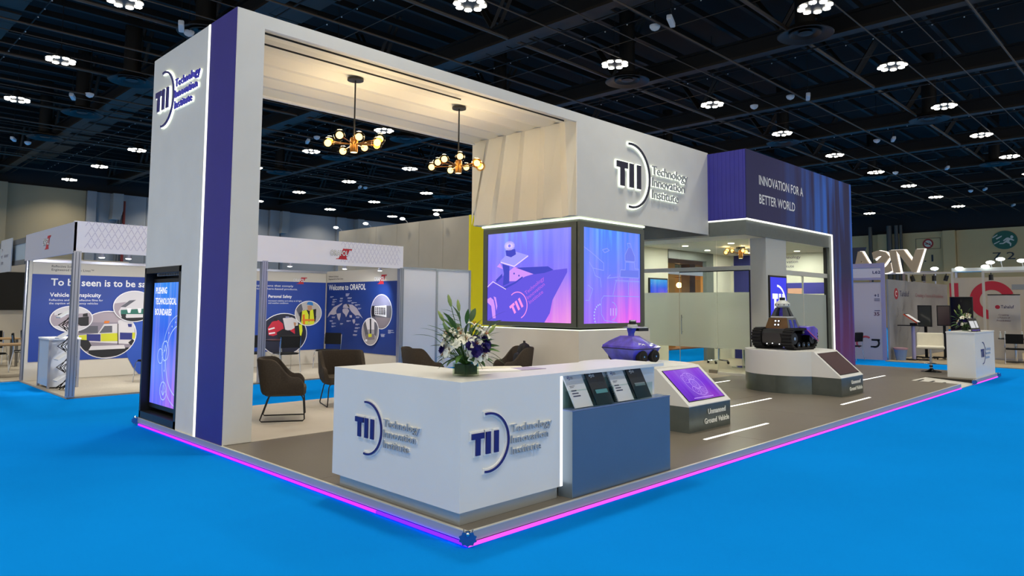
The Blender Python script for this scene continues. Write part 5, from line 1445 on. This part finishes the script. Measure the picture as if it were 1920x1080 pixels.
for k in range(4):
    z = .2 + .4 * k
    m = MB(); m.add([(.05, 11.62, z + .02), (.33, 11.62, z + .2), (.33, 11.94, z + .2), (.05, 11.94, z + .02), (.06, 11.62, z - .0), (.34, 11.62, z + .18), (.34, 11.94, z + .18), (.06, 11.94, z)], [(0, 1, 2, 3), (4, 7, 6, 5), (0, 4, 5, 1), (1, 5, 6, 2), (2, 6, 7, 3), (3, 7, 4, 0)])
    m.build('tray', M('rack_tray', '#c6c8cc', .4), zr)
t = E('booth_spotlight', (0, 0, 0), 'small spotlight under the white booth fascia', 'spotlight', 'spotlights behind the booth fascia')
MB().lathe((0, 0, 0), [(.03, .08), (.06, .02), (.06, 0)], 12).build('lamp_body', alu, t); MB().lathe((0, 0, -.012), [(.052, .012), (.03, 0)], 12).build('lamp_glow', EM('spot_glow', '#ffffff', 12), t)
t.location = (.45, FYo + .12, 2.53)
sp_ = bpy.data.lights.new('booth_spot', 'SPOT'); sp_.energy = 160; sp_.spot_size = 1.9; sp_.spot_blend = .7; sp_.shadow_soft_size = .06
for i, x in enumerate((.45, .9, 2.4, 4.2, 5.6, 6.6)):
    if i: copy_tree(t, (x, FYo + .12, 2.53))
    if i in (1, 2, 3, 5):
        la = bpy.data.objects.new('booth_spot', sp_); COL.objects.link(la); la.location = (x, FYo + .14, 2.50); la.rotation_euler = (math.radians(48), 0, 0)

# white partition panels to the right of it
t = E('partition_panels', (8.3, FYo, 0), 'two plain white partition panels right of the blue booth', 'partition')
for (x0, x1) in ((XR + .03, 8.28), (8.34, 9.45)):
    B(x0, x1, FYo, FYo + .03, .05, 2.62).build('panel', wpan, t)
for x in (XR + .01, 8.31, 9.47): B(x - .03, x + .03, FYo - .02, FYo + .05, 0, 2.64).build('post', alu, t)
B(XR, 9.5, FYo - .01, FYo + .04, 2.60, 2.65).build('rail', alu, t)

# yellow-ended beige stand wall
t = E('yellow_end_wall', (11.4, 16, 0), 'tall beige stand wall ending in bright yellow panel', 'wall panel')
bg = M('beige_board', '#b3a893', .65, noise=(1, .05))
for k in range(6):
    y0 = 12.52 + 1.26 * k; B(11.18, 11.40, y0, y0 + 1.25, 0, 4.5).build('board', bg, t)
B(11.18, 15.5, 12.44, 12.52, 0, 4.51).build('yellow_panel', M('bright_yellow', '#ffe800', .5), t)
c = E('clip_spotlight', (0, 0, 0), 'white arm spotlight clipped on top of the beige stand wall', 'spotlight', 'arm spotlights on the beige wall')
MB().tube([(0, 0, 0), (0, 0, .05), (-.25, -.15, .12), (-.42, -.3, .10)], .012, 6).build('arm', alu, c)
MB().sph((-.45, -.33, .09), .075, 12, 8, (1.3, 1, .6)).build('lamp_head', EM('spot_glow'), c, True)
for i, y in enumerate((14.0, 15.8, 18.0, 20.0)):
    if i: copy_tree(c, (11.25, y, 4.5))
    else: c.location = (11.25, y, 4.5)

# --- booths further left
lb = E('corner_booth', (-.3, 17, 0), 'grey-framed booth with black wall at the left edge', 'booth')
m = MB(); m.box(-.05, 0, 14.36, 22, 2.98, 3.10); m.box(-.05, 0, 14.36, 22, 2.52, 2.62); m.build('fascia_rail', M('dark_alu', '#6f7378', .4, .5), lb)
for k in range(5): B(-.035, -.02, 14.45 + 1.5 * k, 15.85 + 1.5 * k, 2.62, 2.98).build('fascia_panel', M('fascia_bluegrey', '#9fb0bd', .4), lb)
B(-8, 4.0, 20.9, 21.0, 0, 3.0).build('rear_wall', wpan2, lb)
B(-6, 1.9, 20.8, 20.88, 1.45, 2.55).build('black_board', M('board_black', '#15140f', .7), lb)
B(-3, 4.0, 14.36, 21, .0, .02).build('booth_floor', M('beige_carpet'), lb)
t = E('hanging_sign', (-.12, 16.0, 2.4), 'pale grey booth name sign with small dark symbols', 'sign')
B(-.12, -.10, 15.35, 16.55, 2.38, 3.14).build('board', M('sign_board', '#b3b9c2', .5), t)
f = FX(-.12)
text(f, ['.', 'TT', 'NT', 'EXPO'], -16.42, 3.0, .07, 'symbols', txt_navy, t, sp=2.1)
text(f, 'E-POINT', -16.1, 2.72, .06, 'lettering', txt_navy, t, w=.45)
for i, (x, y, lab) in enumerate(((.15, 15.5, 'wooden-topped table with grey legs by the blue booth post'), (.25, 18.6, 'far wooden-topped table under the black wall'))):
    t = E('meeting_table', (x, y, .02), lab, 'table')
    B(x - 1.6, x + .45, y - .4, y + .4, .72, .75).build('table_top', M('oak_top', '#a3845c', .4, noise=(6, .1)), t)
    for (a, b) in ((-1.5, -.33), (.38, -.33), (-1.5, .33), (.38, .33)):
        m = MB(); m.cyl((x + a, y + b, .02), (x + a * .98, y + b * .9, .72), .035, 10); m.build('leg', M('leg_satin', '#77736c', .35, .6), t)
for i, (x, y, a) in enumerate(((-.2, 16.6, 30), (.6, 17.2, 80), (.35, 19.6, 160), (-.9, 17.6, 10), (1.3, 19.5, 120), (-.5, 19.7, 200))):
    copy_tree(vc, (x, y, .02), math.radians(a), ['black chair nearest the oak table at left edge', 'black chair turned right at left edge', 'black chair under the black wall', 'black chair at the far left of the frame', 'black chair behind far oak table', 'black chair left of far oak table'][i], 'black chairs at the left edge')
t = E('product_box', (.3, 15.45, .77), 'small ochre product box lying on the oak table', 'box')
B(.22, .45, 15.35, 15.6, .77, .85).build('carton', M('ochre_card', '#a57a3a', .6), t, bev=.005)

# --- warm timber stand seen through the meeting room
wood = M('warm_timber', '#c08a45', .5, noise=(3, .12)); wood_d = M('dark_timber', '#4a2f22', .5, noise=(3, .15))
ws = E('timber_stand', (23, 13, 0), 'warm timber stand with dark frame seen through the meeting room', 'booth')
B(17.5, 34, 11.0, 20, 0, .04).build('stand_floor', M('timber_floor', '#8b5a3c', .4), ws)
B(17.5, 34, 16.0, 16.2, .04, 3.3).build('rear_wall', wood, ws)
for k in range(10): B(18 + 1.6 * k, 18.45 + 1.6 * k, 11.6, 12.0, .04, 3.45).build('column', wood_d if k % 2 else wood, ws)
B(17.8, 34, 11.5, 12.1, 3.45, 3.95).build('header', wood_d, ws)
for k in range(5): B(17.8, 34, 12.3, 12.36, 2.9 + .1 * k, 2.94 + .1 * k).build('slat', wood, ws)
B(19.5, 24.6, 10.9, 11.1, 2.95, 3.12).build('white_bar', cw, ws)  # plain white bar set across the front of the stand
gl_ = bpy.data.lights.new('timber_lamp', 'POINT'); gl_.energy = 60; gl_.color = (1, .72, .38); gl_.shadow_soft_size = .12
for i, x in enumerate((20.3, 22.1, 22.9, 24.6, 27.5)):
    t = E('globe_pendant', (x, 13.2, 2.6), 'warm globe pendant hanging in the timber stand', 'pendant lamp', 'globe pendants of the timber stand')
    MB().sph((x, 13.2, 2.65), .13, 12, 8).build('globe', EM('warm_globe', '#ffd79a', 5), t, True); MB().cyl((x, 13.2, 2.78), (x, 13.2, 3.9), .01, 5).build('cord', black, t)
    la = bpy.data.objects.new('timber_lamp', gl_); COL.objects.link(la); la.location = (x, 13.0, 2.3)

# swivel chair in the meeting room
t = E('office_chair', (0, 0, 0), 'white office swivel chair with chrome star base behind the glass', 'office chair')
for k in range(5):
    a = 2 * PI * k / 5 + .3
    m = MB(); m.tube([(0, 0, .10), (.3 * math.cos(a), .3 * math.sin(a), .075)], .022, 6, r1=.012); lg = m.build('base_arm', chrome, t)
    MB().cyl((.3 * math.cos(a) - .02, .3 * math.sin(a), .035), (.3 * math.cos(a) + .02, .3 * math.sin(a), .035), .034, 10).build('caster', black, lg)
MB().cyl((0, 0, .09), (0, 0, .46), .025, 10).build('gas_lift', chrome, t)
B(-.25, .25, -.24, .24, .46, .54).build('seat', cw, t, bev=.03)
m = MB(); m.prism([(.20, .56), (.24, .56), (.33, 1.1), (.29, 1.1)], 0, -.23, .23); m.build('backrest', cw, t, bev=.02)
B(-.06, .06, -.1, .1, .42, .46).build('mechanism', black, t)
put(t, 15.0, 6.1, PH, 30)
t = E('meeting_table', (14.3, 5.0, PH), 'white meeting table inside the glazed room', 'table')
MB().lathe((14.3, 5.0, PH), [(.55, .70), (.55, .74)], 30).build('table_top', cw, t); MB().cyl((14.3, 5.0, PH + .02), (14.3, 5.0, .8), .05, 12).build('stem', chrome, t); MB().lathe((14.3, 5.0, PH), [(.32, 0), (.32, .02), (.06, .04)], 24).build('foot', chrome, t)

# --- stands to the right: L62 and the grey graphic stand
rb = E('shell_booth', (21.5, 4.6, 0), 'lilac-framed shell booth marked L62 beside the blue portal', 'booth')
lilm = M('lilac_alu', '#aaa6cf', .4, .3); lp = M('lilac_panel', '#bdb6c4', .5)
XL = 21.5
B(XL, XL + .05, 3.66, 3.78, 0, 3.18).build('post', lilm, rb); B(XL, XL + .05, 5.6, 5.72, 0, 3.18).build('post', lilm, rb)
for (z0, z1) in ((3.03, 3.17), (2.62, 2.70)): B(XL - .01, XL + .04, 3.78, 5.7, z0, z1).build('rail', lilm, rb)
fpn = B(XL, XL + .03, 3.78, 5.7, 2.70, 3.03).build('fascia', M('fascia_lilac', '#c9c6d8', .5), rb)
text(FX(XL), 'L62', -4.02, 2.83, .09, 'lettering', txt_navy, fpn, w=.24, bold=.015)
wl = B(XL + .02, XL + .05, 3.78, 7.5, 0, 2.55).build('panel', lp, rb)
f = FX(XL + .02)
text(f, '+1', -4.0, 2.06, .10, 'lettering', txt_navy, wl, w=.14, bold=.02); text(f, '35', -4.02, 1.45, .11, 'lettering', M('plum_ink', '#5a2c48', .5), wl, w=.17, bold=.02)
o_ = [rect(-4.0, 1.98 - .05 * k, -3.83, 2.0 - .05 * k) for k in range(2)] + [rect(-4.0, 1.60, -3.83, 1.62)]
flat(f, o_, 'small_print', txt_navy, wl, .003)
flat(f, arcstrip(-4.3, .55, .17, .23, .9, 2.7, 12) + arcstrip(-4.45, .52, .10, .16, 2.6, 4.4, 12), 'red_marks', M('coral', '#c4505c', .5), wl, .003)
flat(f, [rect(-4.12, .62, -3.86, .68)] + arcstrip(-4.02, .55, .10, .16, -1.9, .9, 12) + [rect(-4.15, .40, -4.02, .45)], 'dark_marks', dk, wl, .003)
copy_tree(vc, (20.9, 4.55, 0), math.radians(170), 'black chair standing at the foot of the blue portal', 'black chairs on the right')

tb = E('graphic_stand', (25, 1.5, 0), 'grey stand wall with red lettering and pale floor on the right', 'booth')
B(21.05, 30, -8, 3.58, 0, .02).build('stand_floor', M('tan_carpet', '#9a8c74', .95, noise=(20, .08)), tb)
gw = M('grey_graphic', '#8e9096', .5, noise=(.8, .18))
sw_ = B(21.58, 28.9, 3.58, 3.64, .02, 2.64).build('side_wall', gw, tb)
f = FY(3.58)
text(f, 'Tahaluf', 22.75, 2.10, .19, 'lettering', txt_navy, sw_, w=1.05); flat(f, [ell(22.38, 2.18, .22, .19, 20)], 'red_mark', M('crimson', '#a31a36', .5), sw_, .004)
flat(f, arcstrip(22.38, 2.18, .06, .10, .5, 5.5, 14), 'mark_line', LGR, sw_, .006)
text(f, 'Creating a Future of Possibilities', 24.55, 2.10, .13, 'slogan', M('crimson_pale', '#8c5560', .5), sw_, w=3.7)
o_ = []
for (x, z) in ((22.4, 1.4), (23.0, 1.6), (23.4, .6), (22.6, .9), (26, 1.3), (24.8, .9)): o_ += line([(x, z), (x + .15, z + .1), (x + .1, z + .3)], .02)
flat(f, o_, 'sketch_marks', GRY, sw_, .004)
rw = B(29.9, 30.0, -8, 3.58, .02, 2.95).build('red_lettered_wall', M('pale_graphic', '#a9a49c', .55, noise=(.8, .08)), tb)
f = FX(29.9); crim = M('crimson')
(a0, b0), (a1_, b1) = [(-3.721, 2.733), (-3.404, 1.965)]
flat(f, [rect(a0, .6, a1_, b0)], 'red_bar', crim, rw, .01)
(ca, cb_), (ra, rb_), (ia, ib) = [(-2.266, 2.032), (-3.028, 2.031), (-2.68, 2.031)]
flat(f, ringp(ca, cb_, ca - ia, ca - ra, .35, 5.6, 40), 'red_ring', crim, rw, .01)
flat(f, [rect(-1.6, 2.45, 2.5, 2.65)], 'blue_cloud', M('cloud_blue', '#7e8794', .6), rw, .008)
# roll-up banner
t = E('rollup_banner', (24.5, .95, .02), 'grey roll-up banner reading Tahaluf behind the podium', 'banner')
B(24.5, 24.52, .51, 1.39, .08, 2.16).build('banner_sheet', M('banner_grey', '#b7b2ae', .5), t); B(24.45, 24.57, .50, 1.40, .02, .08).build('cassette', alu, t); B(24.49, 24.53, .50, 1.40, 2.15, 2.18).build('top_rail', dark_metal, t)
f = FX(24.5)
text(f, 'Tahaluf', -1.04, 1.72, .10, 'lettering', txt_navy, t, w=.36, bold=.01); flat(f, [ell(-1.13, 1.76, .07, .065, 18)], 'red_mark', crim, t, .004)
text(f, ['Creating', 'a Future of', 'Possibilities'], -.97, 1.48, .05, 'slogan', M('plum_ink'), t, sp=1.9, align='C', ws=(.28, .34, .38))
# screens on stands
def tvstand(x, y, z0, z1, w_, yaw, label, refl):
    t = E('screen_stand', (0, 0, 0), label, 'screen', 'portrait screens on stands')
    B(-w_ / 2, w_ / 2, -.03, .03, z0, z1).build('screen_body', black, t, bev=.01)
    slab(Fr((0, -.03, 0), (1, 0, 0)), [rect(-w_ / 2 + .03, z0 + .03, w_ / 2 - .03, z1 - .03)], 'glass', refl, t, .001, .003)
    B(-.04, .04, .03, .09, .05, z0 + .4).build('column', dark_metal, t); B(-.35, .35, -.02, .08, .02, .06).build('foot', dark_metal, t); B(-.04, .04, -.3, .35, .02, .05).build('foot', dark_metal, t)
    for sx in (-.32, .32): MB().cyl((sx, .03, .0), (sx + .02, .03, .0), .04, 10).build('caster', black, t)
    put(t, x, y, .04, yaw); return t
gls = M('screen_glass_grey', '#3d3f3c', .12)
tvstand(22.9, 2.88, 1.05, 1.76, .42, -92, 'small portrait screen left of two on wheeled stand', gls)
tvstand(23.3, 2.42, 1.08, 1.76, .40, -84, 'small portrait screen with dark red reflection beside black kiosk', M('screen_red_reflection', '#3a2426', .12))  # dark red reflection is painted in as the glass colour
tvstand(22.9, 1.82, .95, 2.04, .64, -90, 'large black kiosk screen behind the podium flowers', M('screen_glass_black', '#050506', .1))
# sit-stand desk with tilted laptop
t = E('monitor_desk', (22.2, 3.05, .02), 'slim black desk on grey column with tilted orange device', 'desk')
B(21.95, 22.45, 2.65, 3.45, 1.12, 1.15).build('desk_top', black, t); MB().cyl((22.2, 3.05, .04), (22.2, 3.05, 1.12), .06, 12).build('column', lilm, t); B(21.95, 22.45, 2.95, 3.15, .02, .05).build('foot', dark_metal, t); B(22.1, 22.3, 2.6, 3.5, .02, .05).build('foot', dark_metal, t)
B(22.1, 22.3, 2.95, 3.12, 1.15, 1.22).build('mount', black, t)
t = E('tilted_device', (22.2, 3.1, 1.24), 'tilted black tablet with orange edge on the slim desk', 'device')
fr_ = Fr((22.05, 3.28, 1.5), (0, -.78, -.55), (1, 0, 0))
slab(fr_, [rect(0, 0, .5, .3)], 'tablet_body', black, t, 0, .025); slab(fr_, [rect(-.005, -.02, .5, .005)], 'orange_edge', M('orange_edge', '#e0522a', .4), t, -.02, .03); slab(fr_, [rect(.05, -.02, .5, .3)], 'white_back', cw, t, .026, .01)
# waste basket
t = E('waste_basket', (21.75, 3.35, .02), 'pale blue waste basket with pink liner against grey wall', 'basket')
MB().lathe((21.75, 3.32, .02), [(.14, 0), (.20, .36), (.21, .37), (.19, .36), (.13, .02)], 20).build('tub', M('basket_blue', '#7f9ccf', .4), t, True); MB().lathe((21.75, 3.32, .36), [(.205, 0), (.22, .03), (.215, .06), (.19, .03)], 20).build('liner', M('liner_pink', '#b08a94', .5), t, True)
# table and chairs on the far right
t = E('round_table', (23.7, .55, .02), 'black round table with water glasses at the right edge', 'table')
MB().lathe((23.7, .55, .02), [(.45, .72), (.45, .75)], 28).build('table_top', black, t); MB().cyl((23.7, .55, .04), (23.7, .55, .73), .04, 10).build('stem', chrome, t); MB().lathe((23.7, .55, .02), [(.3, 0), (.3, .02), (.05, .04)], 24).build('foot', dark_metal, t)
for i, (x, y) in enumerate(((23.45, .9), (23.5, .78), (23.65, .25), (23.9, .4))):
    g = E('water_bottle', (x, y, .77), 'small clear water bottle on the black round table', 'bottle', 'water bottles on the right table')
    MB().lathe((x, y, .77), [(.03, 0), (.032, .12), (.014, .17), (.014, .2)], 12).build('bottle_body', M('clear_pet', '#b8c2c6', .15), g, True); MB().lathe((x, y, .97), [(.016, 0), (.016, .02)], 10).build('cap', cw, g)
for i, (x, y, a) in enumerate(((22.95, .45, -80), (23.2, -.3, -40), (24.35, -.1, 60), (25.2, 1.4, 100))):
    copy_tree(vc, (x, y, .02), math.radians(a), ['black chair nearest the viewer at the right table', 'black chair cut by the right edge', 'black chair beyond the right table', 'black chair under the roll-up banner'][i], 'black chairs on the right')
# lighting truss and track spots
t = E('lighting_rail', (23.6, 2.8, 2.9), 'white lighting rail above the grey graphic wall', 'rail')
m = MB(); m.box(23.5, 23.56, 2.15, 3.6, 2.86, 2.92); m.box(23.5, 23.56, -3.0, 1.35, 2.86, 2.92); m.build('rail_bar', M('rail_white', '#b8b4ac', .4), t)
m = MB(); m.box(23.5, 23.56, 2.15, 2.22, .02, 2.86); m.box(23.5, 23.56, 1.28, 1.35, .02, 2.86); m.box(23.5, 23.56, 3.46, 3.52, 2.6, 2.86); m.build('rail_post', M('rail_white'), t)
for i, (y, a) in enumerate(((3.38, .5), (3.04, 0), (2.72, 0), (2.36, -.5), (1.1, 0))):
    s = E('track_spotlight', (0, 0, 0), 'black track spotlight on rail, number %s from the grey wall' % ('one', 'two', 'three', 'four', 'five')[i], 'spotlight', 'black track spotlights')
    MB().cyl((0, 0, 0), (0, 0, .08), .015, 6).build('stem', black, s); m = MB(); m.cyl((-.06 * a, 0, -.16), (.04 * a, 0, .02), .065, 12); m.build('lamp_can', black, s)
    m = MB(); m.cyl((-.06 * a, 0, -.168), (-.06 * a, 0, -.16), .05, 12); m.build('lens', LGR, s)
    s.location = (23.53, y, 2.78); s.rotation_euler = (0, 0, PI / 2)
# lit canopy far behind
t = E('lit_canopy', (36, 4.0, 3.4), 'long white canopy with bright lamps in the right distance', 'canopy')
B(35.6, 36.4, -4, 4.9, 3.45, 3.62).build('canopy_board', M('canopy_white', '#d8d8cf', .5), t)
for y in (-4.0, 4.8, 0): B(35.95, 36.05, y - .05, y + .05, 0, 3.45).build('post', alu, t)
for i, (y, z) in enumerate(((5.6, 3.62), (4.55, 3.6), (3.5, 3.66), (3.3, 3.84), (2.9, 3.98), (2.1, 3.88), (1.6, 3.7))):
    s = E('flood_lamp', (35.5, y, z), 'bright white flood lamp over the distant canopy', 'lamp', 'flood lamps on the distant canopy')
    MB().sph((35.5, y, z), .12, 12, 8, (.6, 1.5, .7)).build('lamp_glow', EM('flood_glow', '#f4fff8', 5), s, True)
    if i == 0: MB().cyl((35.62, y, 0), (35.62, y, z), .03, 6).build('pole', alu, s)
    MB().cyl((35.55, y, z), (35.9, y, 3.55), .02, 5).build('arm', alu, s)
# big illuminated letters seen from behind
t = E('illuminated_letters', (26, 4.7, 3.0), 'giant reversed letters VISA with white glowing edges', 'sign')
f = FX(26.0)
for (nm, mt, off, bo) in (('glow_edge', EM('letter_glow', '#fff4e8', 1.5), -.22, .02), ('letter_body', M('letter_back', '#b5a48c', .6), -.06, 0.)):
    m = MB()
    # italic letters: shear in the face
    for ch, x, wd in (('V', -3.55, .95), ('I', -4.52, .22), ('S', -4.78, .62), ('A', -5.42, .78)):
        vs, fs = text_mesh(ch, .05 + bo, .05)
        x0 = min(v[0] for v in vs); x1 = max(v[0] for v in vs)
        out = []
        for v in vs:
            a = x - (v[0] - x0) / (x1 - x0) * wd - (v[1] / .69) * .12 + .06; b = 3.10 + v[1] / .69 * .76
            out.append(f.P(a + (-.0 if nm == 'letter_body' else .035), b, off + (v[2] / .1 + .5) * .14))
        m.add(out, fs)
    m.build(nm, mt, t)
B(26.2, 26.3, 3.3, 6.3, 3.0, 3.08).build('base_rail', alu, t)
for y in (3.7, 4.4, 5.6): B(26.22, 26.28, y - .04, y + .04, 0, 3.0).build('support', M('support_mauve', '#8a7a78', .5), t)
t = E('dark_letter_sign', (40, 11.4, 4.2), 'dark slanted panel edge beside the portal top right', 'sign')
m = MB(); m.prism([(10.2, 5.2), (11.6, 5.2), (11.6, 4.1), (10.6, 4.1)], 0, 40, 40.2); m.build('panel', M('sign_night', '#1a2438', .5), t)
B(40.05, 40.15, 11.5, 11.6, 0, 4.1).build('post', dark_metal, t)
